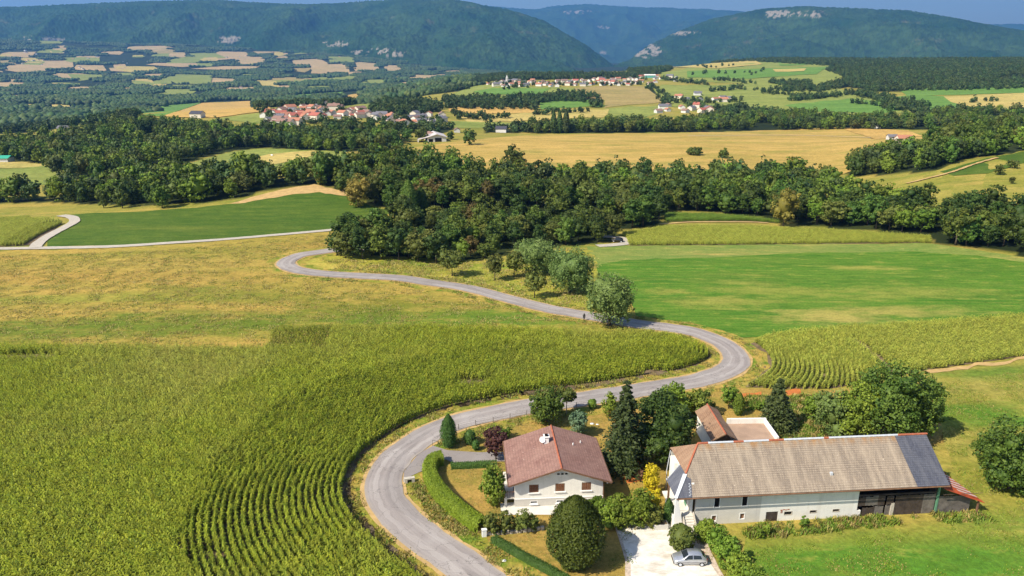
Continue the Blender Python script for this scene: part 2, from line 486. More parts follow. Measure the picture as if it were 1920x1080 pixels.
def scatter(name, pts, pc, rot=None, scl=None, label=None, cat=None):
    me = bpy.data.meshes.new(name); n = len(pts)
    me.vertices.add(n); me.vertices.foreach_set('co', np.asarray(pts, np.float32).ravel())
    if rot is None: rot = np.column_stack([np.zeros(n), np.zeros(n), rng.uniform(0, 6.283, n)])
    if scl is None: scl = np.ones((n, 3))
    for nm, ty, d, fld in (('rot', 'FLOAT_VECTOR', rot, 'vector'), ('scl', 'FLOAT_VECTOR', scl, 'vector'), ('idx', 'INT', rng.integers(0, pc[2], n), 'value')):
        a = me.attributes.new(nm, ty, 'POINT')
        a.data.foreach_set(fld, np.asarray(d, np.int32 if ty == 'INT' else np.float32).ravel())
    o = obj(name, me)
    md = o.modifiers.new('scatter', 'NODES'); md.node_group = pc[1]
    return tag(o, label, cat, None, 'stuff')

# ------------------------------------------------------------------ plants
def rand_dirs(n, r):
    d = r.normal(size=(n, 3)); return d / np.linalg.norm(d, axis=1)[:, None]
def leaf_quads(pos, nrm, size, r, aspect=1.0, tint=None):
    n = len(pos)
    t = np.cross(nrm, rand_dirs(n, r)); t /= np.maximum(np.linalg.norm(t, axis=1), 1e-6)[:, None]
    b = np.cross(nrm, t)
    s = (size * r.uniform(.7, 1.35, n))[:, None]
    V = np.stack([pos - t * s * .5, pos - b * s * .5 * aspect + nrm * s * .12, pos + t * s * .5, pos + b * s * .5 * aspect - nrm * s * .12], 1)
    return V.reshape(-1, 3), np.arange(4 * n).reshape(n, 4), np.repeat(tint if tint is not None else r.random(n), 4)
ICO = None
def ico(sub=2):
    bm = bmesh.new(); bmesh.ops.create_icosphere(bm, subdivisions=sub, radius=1)
    v = np.array([x.co[:] for x in bm.verts]); f = np.array([[x.index for x in q.verts] for q in bm.faces]); bm.free()
    return v, f
ICO1, ICO2 = ico(1), ico(2)
def crown_mesh(name, lobes, nleaf, size, mat, seed, clump=.34, per=26, core=.78, droop=0.0, up=.25):
    """lobes: (cx,cy,cz,rx,ry,rz). Leaves grow in small clumps spread over and through the lobes."""
    r = np.random.default_rng(seed)
    lob = np.array(lobes, float); area = (lob[:, 3] * lob[:, 4] + lob[:, 3] * lob[:, 5] + lob[:, 4] * lob[:, 5])
    nc = max(4, nleaf // per)
    li = r.choice(len(lob), nc, p=area / area.sum())
    d = rand_dirs(nc, r); rad = r.uniform(.62, 1.0, nc) ** .6
    cc = lob[li, :3] + d * lob[li, 3:] * rad[:, None]
    keep = np.ones(nc, bool)                              # clumps buried deep inside another lobe are dropped
    for k in range(len(lob)):
        q = np.linalg.norm((cc - lob[k, :3]) / lob[k, 3:], axis=1); keep &= ~((q < .55) & (li != k))
    cc, d, li = cc[keep], d[keep], li[keep]; nc = len(cc)
    cr = clump * lob[li, 3:].mean(1) * r.uniform(.7, 1.3, nc)
    ct = np.clip(r.normal(.45, .22, nc), 0, 1)
    ci = np.repeat(np.arange(nc), per)
    ld = rand_dirs(len(ci), r); ld = ld + d[ci] * .55; ld /= np.linalg.norm(ld, axis=1)[:, None]
    pos = cc[ci] + ld * (cr[ci] * r.uniform(.45, 1.0, len(ci)))[:, None] * np.array([1, 1, .8])
    pos[:, 2] -= droop * np.abs(r.normal(size=len(ci))) * cr[ci]
    nrm = ld + r.normal(size=ld.shape) * .45 + np.array([0, 0, up]); nrm /= np.linalg.norm(nrm, axis=1)[:, None]
    V, Fq, T = leaf_quads(pos, nrm, size, r, .75, np.clip(ct[ci] + r.normal(0, .16, len(ci)), 0, 1))
    if core:
        core = min(core, core * .82 if len(lobes) > 1 else core)
        Vs, Fs, Ts = [V], [Fq[:, [0, 1, 2]], Fq[:, [0, 2, 3]]], [T]; off = len(V)
        for k in range(len(lob)):
            v, f = ICO1 if len(lob) > 3 else ICO2
            w = v * (core * (1 + .30 * (r.random(len(v)) - .5)))[:, None] * lob[k, 3:] + lob[k, :3]
            Vs.append(w); Fs.append(f + off); Ts.append(r.uniform(.1, .5, len(v))); off += len(v)
        V = np.concatenate(Vs); Fq = np.concatenate(Fs); T = np.concatenate(Ts)
    return mesh_np(name, V, Fq, mat, False, T)
def trunk_mesh(name, h, r0, tips, mat, seed, z0=-.15, lean=(0, 0)):
    r = random.Random(seed); mb = MB()
    pts = [(0, 0, z0)]; rad = [r0 * 1.35]
    for k in range(1, 5):
        t = k / 4; pts.append((lean[0] * t + r.uniform(-.1, .1) * r0 * 3, lean[1] * t + r.uniform(-.1, .1) * r0 * 3, h * t)); rad.append(r0 * (1 - .45 * t))
    mb.tube(pts, rad, 7)
    for tx, ty, tz in tips:
        t = r.uniform(.55, 1.0); b = Vector((lean[0] * t, lean[1] * t, h * t)); e = Vector((tx, ty, tz)); m = b.lerp(e, .5) + Vector((0, 0, -.06 * (e - b).length))
        mb.tube([b, m, e], [r0 * .5, r0 * .32, r0 * .1], 5)
    return mb.mesh(name, mat, True)
def broad_lobes(h, w, seed, base=.22, n=7, top=.8):
    """an uneven broad crown: one big lobe and several smaller ones around it"""
    r = random.Random(seed); R = w / 2; ch = h * (1 - base)
    L_ = [(0, 0, h * base + ch * .5, R * .78, R * .78, ch * .48)]
    for k in range(n):
        a = 2.4 * k + r.uniform(-.5, .5); q = r.uniform(.42, .62) * R; zz = h * base + ch * r.uniform(.22, top)
        s = r.uniform(.34, .52) * R
        L_.append((q * math.cos(a), q * math.sin(a), zz, s, s, min(s * .95, ch * .3)))
    return L_
def make_tree_meshes(kind, h, w, seed, nleaf, size, leaf, base=.2, bark='bark'):
    lob = broad_lobes(h, w, seed, base)
    cm = crown_mesh(kind + '_crown', lob, nleaf, size, LEAF[leaf], seed)
    tips = [(l[0] * .8, l[1] * .8, l[2]) for l in lob[1:6]]
    tm = trunk_mesh(kind + '_trunk', h * .55, max(.1, h * .018), tips, M[bark], seed)
    return cm, tm
def plant_tree(name, loc, cm, tm, label, cat='tree', group=None, rz=0.0, scale=(1, 1, 1)):
    e = empty(name, loc, rz, label, cat, group); e.scale = scale
    obj('trunk', tm, e); obj('crown', cm, e)
    return e

# ================================================================== THE SETTING
# ------------------------------------------------------------------ surfaces
M['meadow'] = grass_mat('meadow_grass', L(150, 138, 62), L(176, 148, 78), L(104, 122, 40), .02, .15, 3.0)
M['floor_wood'] = grass_mat('wood_floor', L(52, 62, 26), L(70, 66, 34), L(44, 62, 22), .05)
M['hay'] = grass_mat('hay_meadow', L(152, 138, 62), L(186, 150, 80), L(112, 124, 44), .014, .10, 4.5, (.40, .62), (.52, .68),
    patches=[(880, 590, 26, 8, L(96, 122, 40), .9), (480, 600, 40, 10, L(108, 120, 42), .8), (760, 600, 30, 7, L(100, 120, 40), .8), (1010, 602, 20, 6, L(92, 122, 40), .8), (700, 575, 26, 9, L(112, 116, 40), .7), (300, 615, 50, 8, L(104, 118, 40), .75), (60, 620, 30, 9, L(96, 116, 38), .7), (170, 560, 60, 5, L(150, 146, 64), .7), (450, 560, 40, 6, L(122, 122, 44), .6),
             (300, 500, 50, 14, L(176, 146, 78), .7), (600, 462, 24, 10, L(174, 138, 74), .7), (120, 520, 40, 8, L(166, 132, 66), .6), (420, 520, 30, 9, L(168, 138, 70), .6)])
M['orchard'] = grass_mat('orchard_grass', L(160, 152, 60), L(188, 164, 82), L(118, 138, 46), .03, .1, 2.0, (.45, .65), (.48, .66))
M['green'] = grass_mat('green_crop', L(80, 122, 38), L(158, 150, 74), L(68, 114, 34), .012, .02, 7.0, (.60, .72), (.45, .6), 2.0,
    patches=[(1345, 566, 15, 6, L(160, 150, 76), .75), (1560, 596, 17, 6, L(178, 158, 90), .9), (1450, 545, 24, 5, L(150, 146, 70), .7), (1620, 503, 13, 3.5, L(160, 152, 76), .8), (1710, 550, 24, 6, L(148, 146, 70), .7), (1250, 545, 8, 3, L(156, 146, 74), .6), (1390, 530, 12, 4, L(146, 144, 70), .6), (1690, 585, 22, 5, L(170, 154, 84), .8)])
M['darkgreen'] = grass_mat('dark_green_crop', L(80, 102, 38), L(120, 124, 54), L(66, 94, 32), .012, .1, 4.0, (.55, .72), (.4, .6), 1.6)
M['greygreen'] = grass_mat('grey_green_cover', L(122, 136, 68), L(182, 158, 92), L(106, 132, 62), .016, .02, 6.0, (.56, .68), (.45, .6), 2.0)
M['pasture'] = grass_mat('pasture', L(136, 132, 56), L(170, 150, 78), L(96, 124, 44), .022, -.05, 2.6, (.46, .64), (.56, .70),
    patches=[(1850, 778, 15, 6, L(78, 124, 40), .85), (1640, 1056, 24, 8, L(82, 126, 40), .85), (1480, 1045, 9, 5, L(80, 124, 40), .7), (1880, 1040, 22, 9, L(84, 126, 42), .8), (1860, 702, 16, 5, L(92, 124, 46), .7), (1830, 728, 16, 5, L(170, 150, 82), .7), (1850, 880, 10, 11, L(150, 142, 62), .7), (1450, 1010, 8, 3, L(150, 140, 62), .6), (1700, 1000, 20, 3, L(146, 138, 62), .5), (1790, 830, 6, 9, L(166, 148, 80), .6)])
M['pasture_green'] = grass_mat('pasture_green', L(98, 126, 44), L(146, 142, 64), L(80, 122, 38), .05, 0, 2.0, (.52, .70), (.45, .6), 2.0)
M['lawn'] = grass_mat('dry_lawn', L(158, 132, 68), L(186, 146, 84), L(128, 122, 54), .12, .2, 1.4, (.4, .62), (.48, .68), 2.5)
M['verge'] = grass_mat('verge_grass', L(140, 138, 54), L(186, 152, 82), L(96, 124, 38), .16, 0, 1.0, (.42, .58), (.48, .62), 2.5)
M['soil'] = plain('field_soil', (.17, .125, .075), .95, .35, .8, spec=.05)
M['soil_dry'] = plain('dry_soil', L(184, 154, 104), .95, .2, .6, spec=.05)
M['terracotta'] = plain('red_soil', L(186, 112, 62), .95, .18, .9, spec=.05)
M['gravel'] = plain('white_gravel', (.70, .655, .58), .9, .16, .9, spec=.1, bumpst=.35)
_g = M['gravel'].node_tree; _b = _g.nodes['Principled BSDF']; _c = _b.inputs['Base Color'].links[0].from_socket
_g.links.new(mixc(_g, ramp(_g, noise(_g, pos_node(_g, (.5, 1.4, 1), .5), .5, 6, .75), .50, .66), _c, (.50, .44, .35)), _b.inputs['Base Color'])
M['gravel_edge'] = plain('loose_gravel', (.52, .42, .33), .9, .3, 3.0, spec=.1, bumpst=.5)
M['track'] = plain('pale_track', (.46, .41, .34), .9, .12, 1.0, spec=.1)
M['concrete'] = plain('concrete', (.66, .62, .55), .85, .1, 1.2, spec=.15)

def asphalt():
    m, nt, b = new_mat('asphalt')
    uv = N(nt, 'ShaderNodeUVMap').outputs[0]; g = pos_node(nt)
    streak = noise(nt, pos_node(nt, (2.0, .04, 1), 0, uv), 1.0, 5, .6)
    big = noise(nt, g, .18, 4); fine = noise(nt, g, 7, 5, .7)
    c = mixc(nt, ramp(nt, streak, .35, .68), (.275, .238, .222), (.375, .330, .302))
    c = mixc(nt, ramp(nt, big, .45, .72), c, mixc(nt, .45, c, (.50, .46, .43)))
    sx = N(nt, 'ShaderNodeSeparateXYZ'); nt.links.new(uv, sx.inputs[0])
    ab = N(nt, 'ShaderNodeMath', operation='ABSOLUTE'); nt.links.new(sx.outputs[0], ab.inputs[0])
    wob = N(nt, 'ShaderNodeMath', operation='MULTIPLY_ADD'); nt.links.new(noise(nt, g, .6, 4), wob.inputs[0]); wob.inputs[1].default_value = 1.0; nt.links.new(ab.outputs[0], wob.inputs[2])
    tr = N(nt, 'ShaderNodeMath', operation='COMPARE'); nt.links.new(wob.outputs[0], tr.inputs[0]); tr.inputs[1].default_value = 1.55; tr.inputs[2].default_value = .35
    c = mixc(nt, tr.outputs[0], c, mixc(nt, .30, c, (.54, .49, .45)))
    c = mixc(nt, ramp(nt, wob.outputs[0], 2.5, 3.1), c, mixc(nt, .6, c, (.46, .38, .28)))
    pt = N(nt, 'ShaderNodeTexVoronoi'); pt.inputs['Scale'].default_value = 1; nt.links.new(pos_node(nt, (.35, .07, 1), 0, uv), pt.inputs['Vector'])
    sp = N(nt, 'ShaderNodeSeparateColor'); nt.links.new(pt.outputs['Color'], sp.inputs[0])
    c = mixc(nt, ramp(nt, sp.outputs[0], .55, .62), c, mixc(nt, .22, c, (.14, .125, .12)))
    c = mixc(nt, ramp(nt, fine, .3, .75), mixc(nt, .26, c, (.12, .11, .11)), c)
    vo = N(nt, 'ShaderNodeTexVoronoi', feature='DISTANCE_TO_EDGE'); vo.inputs['Scale'].default_value = .22
    nd = N(nt, 'ShaderNodeVectorMath', operation='ADD'); nt.links.new(g, nd.inputs[0])
    nn = N(nt, 'ShaderNodeTexNoise'); nn.inputs['Scale'].default_value = .5; nn.inputs['Detail'].default_value = 4; nt.links.new(g, nn.inputs['Vector'])
    sc = N(nt, 'ShaderNodeVectorMath', operation='SCALE'); sc.inputs['Scale'].default_value = 5; nt.links.new(nn.outputs[1], sc.inputs[0])
    nt.links.new(sc.outputs[0], nd.inputs[1]); nt.links.new(nd.outputs[0], vo.inputs['Vector'])
    cr = ramp(nt, vo.outputs[0], .012, .0)
    c = mixc(nt, cr, c, mixc(nt, .55, c, (.07, .065, .065)))
    nt.links.new(c, b.inputs['Base Color']); b.inputs['Roughness'].default_value = .88
    bump(nt, b, fine, .25, .02)
    return m
M['asphalt'] = asphalt()
M['patch'] = plain('asphalt_patch', (.20, .18, .185), .9, .12, 3)

# ------------------------------------------------------------------ woods: outlines of the ground they stand on
WOOD_NEAR = [(1245, 395), (1330, 397), (1420, 407), (1500, 422), (1600, 432), (1740, 442), (1752, 457), (1830, 467), (1920, 480), (2080, 505), (2080, 455), (1910, 428), (1800, 414), (1700, 402), (1590, 380),
             (1550, 350), (1500, 335), (1300, 342), (1250, 338), (1000, 340), (900, 342), (850, 330), (790, 322), (720, 320), (640, 328), (560, 332), (500, 336), (420, 340), (340, 334), (290, 328), (140, 366), (100, 372), (-60, 372),
             (-60, 382), (0, 381), (100, 380), (200, 384), (310, 386), (420, 376), (520, 355), (590, 345), (650, 360), (700, 386), (748, 397), (758, 428), (700, 440), (650, 446), (624, 456), (700, 481), (780, 485), (850, 497), (900, 495), (960, 470),
             (1100, 458), (1150, 452), (1160, 432), (1238, 420)]
WOOD_LEFT = [(170, 256), (230, 236), (262, 236), (310, 240), (410, 243), (480, 254), (560, 258), (620, 256), (700, 256), (760, 262), (740, 279), (600, 287), (500, 277), (440, 283), (340, 304), (290, 312), (130, 338), (30, 300), (-60, 296), (-60, 276), (0, 278), (100, 266)]
WOOD_SLOPE = [(1600, 332), (1760, 320), (1800, 300), (1920, 286), (2050, 280), (2050, 238), (1920, 232), (1850, 246), (1745, 270), (1725, 292), (1650, 296), (1570, 322)]
WOOD_BAND = [(985, 246), (1200, 234), (1300, 228), (1500, 222), (1700, 228), (1800, 218), (1960, 212), (1960, 230), (1740, 243), (1500, 244), (1300, 248), (1000, 251)]
WOODS_FAR = [
 [(1545, 128), (1600, 118), (1760, 114), (1960, 112), (1960, 162), (1850, 166), (1700, 168), (1640, 170), (1590, 160), (1530, 172), (1520, 166), (1590, 145)],
 [(1235, 116), (1330, 110), (1500, 108), (1700, 108), (1960, 108), (1960, 113), (1700, 114), (1560, 122), (1400, 112), (1250, 122)],
 [(1170, 128), (1240, 118), (1260, 128), (1240, 136), (1180, 138)],
 [(860, 146), (940, 138), (1230, 136), (1220, 143), (1050, 146), (880, 151)],
 [(836, 200), (830, 184), (900, 180), (1000, 184), (1060, 174), (1130, 178), (1125, 190), (1080, 188), (1010, 190), (1005, 204), (850, 202)],
 [(1085, 184), (1130, 186), (1132, 200), (1108, 198)],
 [(690, 205), (720, 190), (800, 188), (830, 196), (830, 206), (760, 214), (700, 216)],
 [(1210, 162), (1222, 160), (1258, 192), (1246, 196)],
 [(1440, 152), (1520, 152), (1525, 168), (1480, 170), (1435, 166)],
 [(1690, 196), (1760, 200), (1850, 206), (1960, 204), (1960, 214), (1800, 216), (1720, 214)],
 [(1570, 172), (1620, 172), (1700, 188), (1740, 196), (1700, 204), (1640, 186)],
 [(680, 182), (720, 178), (830, 166), (880, 160), (880, 166), (780, 178), (690, 190)],
 [(470, 190), (560, 183), (620, 185), (690, 188), (640, 198), (560, 196), (480, 200)],
 [(740, 238), (840, 234), (850, 240), (830, 248), (770, 246), (700, 250), (560, 250), (520, 248), (600, 242)],
 [(905, 240), (1000, 238), (1000, 246), (910, 246)],
 [(1330, 214), (1380, 196), (1420, 206), (1500, 218), (1300, 222)],
 [(1480, 182), (1560, 176), (1570, 180), (1490, 187)],
 [(1650, 198), (1700, 200), (1700, 206), (1660, 206)],
 [(-60, 250), (60, 246), (150, 232), (130, 218), (60, 236), (-60, 240)],
 [(150, 236), (225, 200), (265, 205), (262, 220), (200, 232)],
]
wn_w = poly_world(WOOD_NEAR, 12); wl_w = poly_world(WOOD_LEFT, 12); ws_w = poly_world(WOOD_SLOPE, 12); wb_w = poly_world(WOOD_BAND, 12)
wf_w = [poly_world([(a, b + 3) for a, b in p], 8) for p in WOODS_FAR]

# ------------------------------------------------------------------ far open fields: photo outlines and colours
C_TAN, C_ORA, C_OLV, C_GRN, C_PNK, C_BRN = L(188, 162, 100), L(196, 154, 92), L(138, 140, 74), L(106, 134, 64), L(184, 152, 116), L(162, 138, 92)
def far_mat(name, c, big=.006, k=.18):
    return grass_mat(name, c, tuple(min(1, v * (1 + k)) for v in c), (c[0] * .72, c[1] * .88, c[2] * .75), big, .1, 3.0, (.4, .65), (.5, .72), .25)
FM = {'tan': far_mat('far_stubble', C_TAN), 'ora': far_mat('far_ripe_field', C_ORA), 'olv': far_mat('far_pasture', C_OLV), 'grn': far_mat('far_green_field', C_GRN),
      'pnk': far_mat('far_dry_field', C_PNK, .003), 'brn': far_mat('far_brown_field', C_BRN), 'gold': grass_mat('golden_hill', L(180, 148, 82), L(204, 164, 98), L(146, 138, 66), .010, .0, 3.5, (.42, .62), (.50, .68), .8)}
FAR = [
 ('gold', [(760, 280), (860, 264), (1000, 253), (1300, 249), (1500, 243), (1570, 239), (1700, 244), (1725, 256), (1720, 290), (1640, 300), (1570, 335), (1500, 345), (1300, 345), (1250, 345), (1000, 345), (900, 345), (850, 340), (790, 315)], 1),
 ('ora', [(1580, 240), (1700, 245), (1722, 256), (1640, 262)], 2),
 ('olv', [(340, 310), (440, 284), (500, 279), (590, 281), (640, 284), (640, 305), (540, 322), (420, 328), (330, 322)], 1),
 ('tan', [(450, 305), (500, 290), (590, 283), (600, 290), (540, 304), (460, 318)], 2),
 ('olv', [(-60, 306), (80, 304), (128, 309), (118, 345), (-60, 350)], 1), ('tan', [(-60, 306), (80, 304), (100, 309), (40, 316), (-60, 318)], 2),
 ('olv', [(-60, 272), (30, 264), (120, 248), (170, 243), (110, 258), (30, 272), (-60, 280)], 1), ('olv', [(110, 222), (225, 205), (205, 220), (165, 236), (130, 240), (140, 226)], 1),
 ('ora', [(305, 219), (380, 194), (480, 190), (512, 207), (400, 222)], 2), ('grn', [(258, 217), (290, 200), (380, 193), (306, 219)], 2), ('olv', [(400, 224), (510, 209), (540, 214), (500, 236), (430, 226)], 1),
 ('grn', [(505, 187), (560, 178), (640, 173), (625, 183), (530, 190)], 1), ('ora', [(624, 192), (636, 180), (692, 181), (692, 190), (655, 195)], 1), ('ora', [(650, 179), (760, 164), (850, 153), (870, 151), (700, 173), (660, 184)], 1),
 ('olv', [(640, 200), (690, 190), (760, 180), (830, 190), (830, 200), (690, 214)], 0.6), ('ora', [(840, 204), (860, 200), (1000, 202), (1006, 212), (900, 214), (850, 212)], 1), ('tan', [(860, 218), (1010, 212), (1140, 205), (1135, 219), (960, 228), (880, 230)], 1),
 ('grn', [(1006, 192), (1100, 188), (1135, 199), (1010, 206)], 1), ('olv', [(845, 226), (960, 231), (1130, 222), (1130, 232), (960, 240), (850, 240)], 1), ('grn', [(885, 172), (920, 166), (1030, 167), (1010, 177), (900, 179)], 2), ('olv', [(830, 184), (890, 160), (1080, 165), (1080, 180), (850, 186)], 1),
 ('brn', [(1080, 166), (1130, 161), (1210, 163), (1246, 192), (1130, 202), (1132, 188), (1100, 184)], 1),
 ('olv', [(1240, 160), (1330, 160), (1520, 150), (1600, 176), (1740, 197), (1700, 212), (1600, 215), (1480, 210), (1380, 205), (1250, 200), (1225, 168)], 1), ('grn', [(1470, 198), (1600, 186), (1735, 197), (1660, 212), (1520, 211)], 2),
 ('olv', [(1235, 152), (1240, 122), (1330, 112), (1430, 113), (1560, 122), (1590, 140), (1540, 160), (1400, 156)], 1), ('tan', [(1255, 126), (1320, 112), (1410, 114), (1430, 121), (1340, 129)], 2), ('grn', [(1290, 134), (1400, 130), (1560, 126), (1530, 140), (1400, 148), (1290, 146)], 2), ('tan', [(1450, 131), (1515, 130), (1510, 135), (1455, 136)], 3), ('grn', [(1460, 118), (1530, 116), (1510, 123), (1465, 124)], 2),
 ('grn', [(1680, 166), (1960, 158), (1960, 173), (1780, 179), (1700, 180)], 1), ('tan', [(1780, 182), (1960, 172), (1960, 204), (1840, 206), (1790, 192)], 1), ('tan', [(1650, 123), (1720, 120), (1726, 128), (1690, 131)], 1), ('grn', [(1560, 200), (1700, 178), (1800, 182), (1830, 204), (1700, 208)], .7),
 ('tan', [(1180, 232), (1260, 226), (1230, 222), (1190, 226)], 1), ('olv', [(1130, 204), (1240, 198), (1260, 206), (1200, 222), (1135, 222)], .8),
]
# the foothills on the left: small dry fields among woods (centre, size)
HILLF = [(113, 67, 26, 9), (145, 74, 15, 9), (97, 80, 44, 5), (70, 74, 11, 4), (112, 90, 24, 7), (415, 71, 32, 11), (617, 81, 12, 4), (30, 103, 54, 11), (95, 97, 44, 8), (45, 128, 60, 18), (105, 122, 50, 14), (150, 112, 60, 10), (165, 128, 50, 12), (130, 144, 60, 12), (165, 146, 60, 12), (275, 92, 66, 9),
         (305, 98, 44, 8), (345, 112, 60, 12), (385, 105, 50, 12), (260, 130, 80, 10), (330, 122, 90, 7), (430, 128, 100, 7), (430, 105, 60, 14), (470, 115, 44, 14), (500, 95, 54, 12), (525, 105, 30, 12), (560, 98, 24, 10), (575, 118, 60, 14), (615, 130, 60, 16), (640, 112, 44, 12), (355, 150, 66, 20), (310, 152, 16, 14), (417, 153, 38, 12), (500, 158, 40, 13), (262, 158, 40, 10), (265, 152, 34, 8),
         (340, 163, 50, 7), (450, 168, 60, 10), (330, 173, 60, 10), (548, 152, 34, 12), (535, 165, 30, 8), (20, 160, 60, 9), (80, 181, 66, 8), (25, 182, 40, 6), (75, 200, 100, 9), (180, 184, 40, 5), (650, 148, 50, 14), (685, 126, 40, 20), (735, 130, 24, 14), (700, 155, 44, 12), (790, 146, 44, 9), (745, 148, 20, 12), (600, 150, 30, 10), (590, 165, 40, 7), (30, 152, 40, 6), (210, 100, 36, 6), (225, 140, 40, 7), (560, 132, 40, 8), (470, 142, 30, 5), (10, 118, 30, 8), (660, 98, 24, 8), (705, 112, 20, 8), (760, 158, 30, 7)]
rf = random.Random(5)
field_world = []
for kind, pp, lay in FAR:
    nm = {'gold': 'golden_hill_field', 'tan': 'stubble_field', 'ora': 'ripe_grain_field', 'olv': 'pasture_field', 'grn': 'green_field', 'pnk': 'dry_field', 'brn': 'brown_field'}[kind]
    o, wpoly = drape(nm, pp, FM[kind], lay * 2 if lay >= 1 else 1, .5, 12, .03)
    field_world.append(wpoly)
for k in range(60):
    HILLF.append((rf.uniform(-20, 860), rf.uniform(92, 172), rf.uniform(14, 44), rf.uniform(3, 9)))
for cx, cy, w, h in HILLF:
    w *= 1.3; h *= 1.05
    if cx > 560 and cy < 112 or cx > 700 and cy < 126: continue
    pp = []
    nk = rf.choice((5, 6, 7, 8)); a0 = rf.uniform(0, 6.28)
    for k in range(nk):
        a = a0 + 2 * math.pi * (k + rf.uniform(-.25, .25)) / nk; q = rf.uniform(.75, 1.25)
        pp.append((cx + w / 2 * q * math.copysign(abs(math.cos(a)) ** .5, math.cos(a)), cy + h / 2 * q * math.copysign(abs(math.sin(a)) ** .55, math.sin(a)) - .05 * (cx - 300) / 30 * math.cos(a)))
    o, wpoly = drape('foothill_field', pp, FM[rf.choice(['pnk', 'pnk', 'pnk', 'pnk', 'brn', 'tan', 'olv', 'olv'])], 3, .15, 12, .02)
    field_world.append(wpoly)

# ------------------------------------------------------------------ ground sheet
def ground():
    nd, na = 460, 520
    D = np.geomspace(6, 9000, nd); A = np.radians(np.linspace(-78, 78, na))
    dd, aa = np.meshgrid(D, A, indexing='ij')
    x = dd * np.sin(aa); y = dd * np.cos(aa); z = Hgt(x, y)
    wood = np.zeros(x.shape)
    for p in (wn_w, wl_w, ws_w, wb_w, *wf_w): wood = np.maximum(wood, inpoly(x, y, p))
    wood = np.maximum(wood, (dd > 1450) & (aa < math.radians(-2) + 0 * aa))
    wood = np.maximum(wood, (dd > 2450))
    idx = np.arange(nd * na).reshape(nd, na)
    Fq = np.stack([idx[:-1, :-1], idx[:-1, 1:], idx[1:, 1:], idx[1:, :-1]], -1).reshape(-1, 4)
    me = mesh_np('ground', np.stack([x, y, z], -1).reshape(-1, 3), Fq, None, True, tint=wood.ravel())
    if me.polygons[1000].normal.z < 0: me.flip_normals()
    m = grass_mat('ground_cover', L(146, 138, 64), L(176, 150, 80), L(102, 122, 42), .02, .15, 3.0)
    nt = m.node_tree; b = nt.nodes['Principled BSDF']
    src = b.inputs['Base Color'].links[0].from_socket
    at = N(nt, 'ShaderNodeAttribute', attribute_name='tint')
    gn = noise(nt, pos_node(nt), .03, 5)
    wc = mixc(nt, ramp(nt, gn, .35, .7), L(34, 44, 22), L(58, 66, 32))
    nt.links.new(mixc(nt, at.outputs['Fac'], src, wc), b.inputs['Base Color'])
    me.materials.append(m)
    tag(obj('ground', me), kind='structure')
ground()

# ------------------------------------------------------------------ near fields
drape('hay_meadow', [(-120, 470), (65, 469), (300, 463), (450, 449), (620, 434), (660, 440), (640, 470), (545, 484), (528, 498), (545, 510), (600, 518), (700, 526), (830, 545), (960, 575), (1085, 600), (1150, 614), (1190, 622), (900, 622), (640, 620), (520, 625), (490, 660), (-120, 655)], M['hay'], 1)
drape('green_field', [(118, 404), (142, 412), (120, 432), (88, 452), (88, 462), (250, 459), (450, 445), (620, 430), (640, 420), (690, 408), (745, 398), (700, 388), (655, 370), (600, 360), (540, 365), (460, 380), (380, 388), (250, 398), (180, 399)], M['darkgreen'], 1, .2)
drape('stubble_field', [(430, 383), (520, 357), (590, 346), (650, 362), (660, 372), (600, 361), (540, 366), (460, 381)], M['soil_dry'], 2, .4)
drape('orchard_meadow', [(556, 496), (600, 482), (660, 476), (850, 488), (1000, 474), (1110, 470), (1120, 500), (1180, 560), (1188, 592), (1170, 600), (1100, 590), (1000, 572), (880, 540), (750, 519), (640, 514), (580, 508)], M['orchard'], 1)
drape('green_field', [(1116, 497), (1180, 488), (1330, 483), (1500, 475), (1700, 472), (1830, 480), (1920, 492), (2060, 502), (2060, 586), (1920, 594), (1700, 608), (1500, 622), (1420, 632), (1385, 634), (1345, 622), (1300, 613), (1220, 604), (1192, 592), (1182, 560), (1122, 520)], M['green'], 2, .25)
drape('cover_crop', [(1100, 462), (1180, 461), (1400, 458), (1550, 457), (1750, 457), (1830, 470), (1920, 482), (2060, 495), (2060, 504), (1920, 493), (1830, 481), (1700, 473), (1500, 476), (1330, 484), (1180, 489), (1110, 498)], M['greygreen'], 1, .3)
drape('slope_pasture', [(1585, 345), (1760, 322), (1800, 302), (1920, 284), (2080, 278), (2080, 430), (1900, 394), (1870, 395), (1700, 360)], M['pasture'], 1)
drape('slope_crop', [(1765, 322), (1850, 297), (1920, 285), (2080, 279), (2080, 300), (1920, 307), (1850, 326), (1790, 330)], M['darkgreen'], 2, .2)
drape('right_pasture', [(1740, 702), (1920, 672), (2100, 655), (2100, 1300), (1380, 1300), (1395, 1040), (1400, 1000), (1850, 975), (1800, 900), (1760, 820), (1752, 720)], M['pasture'], 1)
#drape('green_pasture', [(1400, 1045), (1480, 1012), (1620, 1000), (1760, 990), (1880, 972), (2080, 955), (2080, 1250), (1400, 1250)], M['pasture_green'], 2, .9)
#drape('green_pasture', [(1760, 790), (1800, 762), (1900, 748), (2060, 738), (2060, 790), (1900, 800), (1850, 812), (1790, 815)], M['pasture_green'], 2, .9)
drape('dry_lawn', [(760, 905), (770, 885), (800, 845), (830, 820), (925, 792), (1070, 768), (1200, 746), (1300, 730), (1345, 722), (1400, 728), (1560, 732), (1750, 716), (1770, 830), (1700, 850), (1460, 850), (1290, 960), (1160, 985), (1185, 1110), (1010, 1120), (950, 1075), (860, 1022), (790, 972), (764, 930)], M['lawn'], 1, .15)
drape('red_soil', [(1155, 862), (1195, 858), (1212, 890), (1205, 905), (1170, 905), (1160, 885)], M['terracotta'], 2, .4)
drape('red_soil', [(1215, 905), (1228, 905), (1240, 940), (1225, 945)], M['terracotta'], 2, .3)
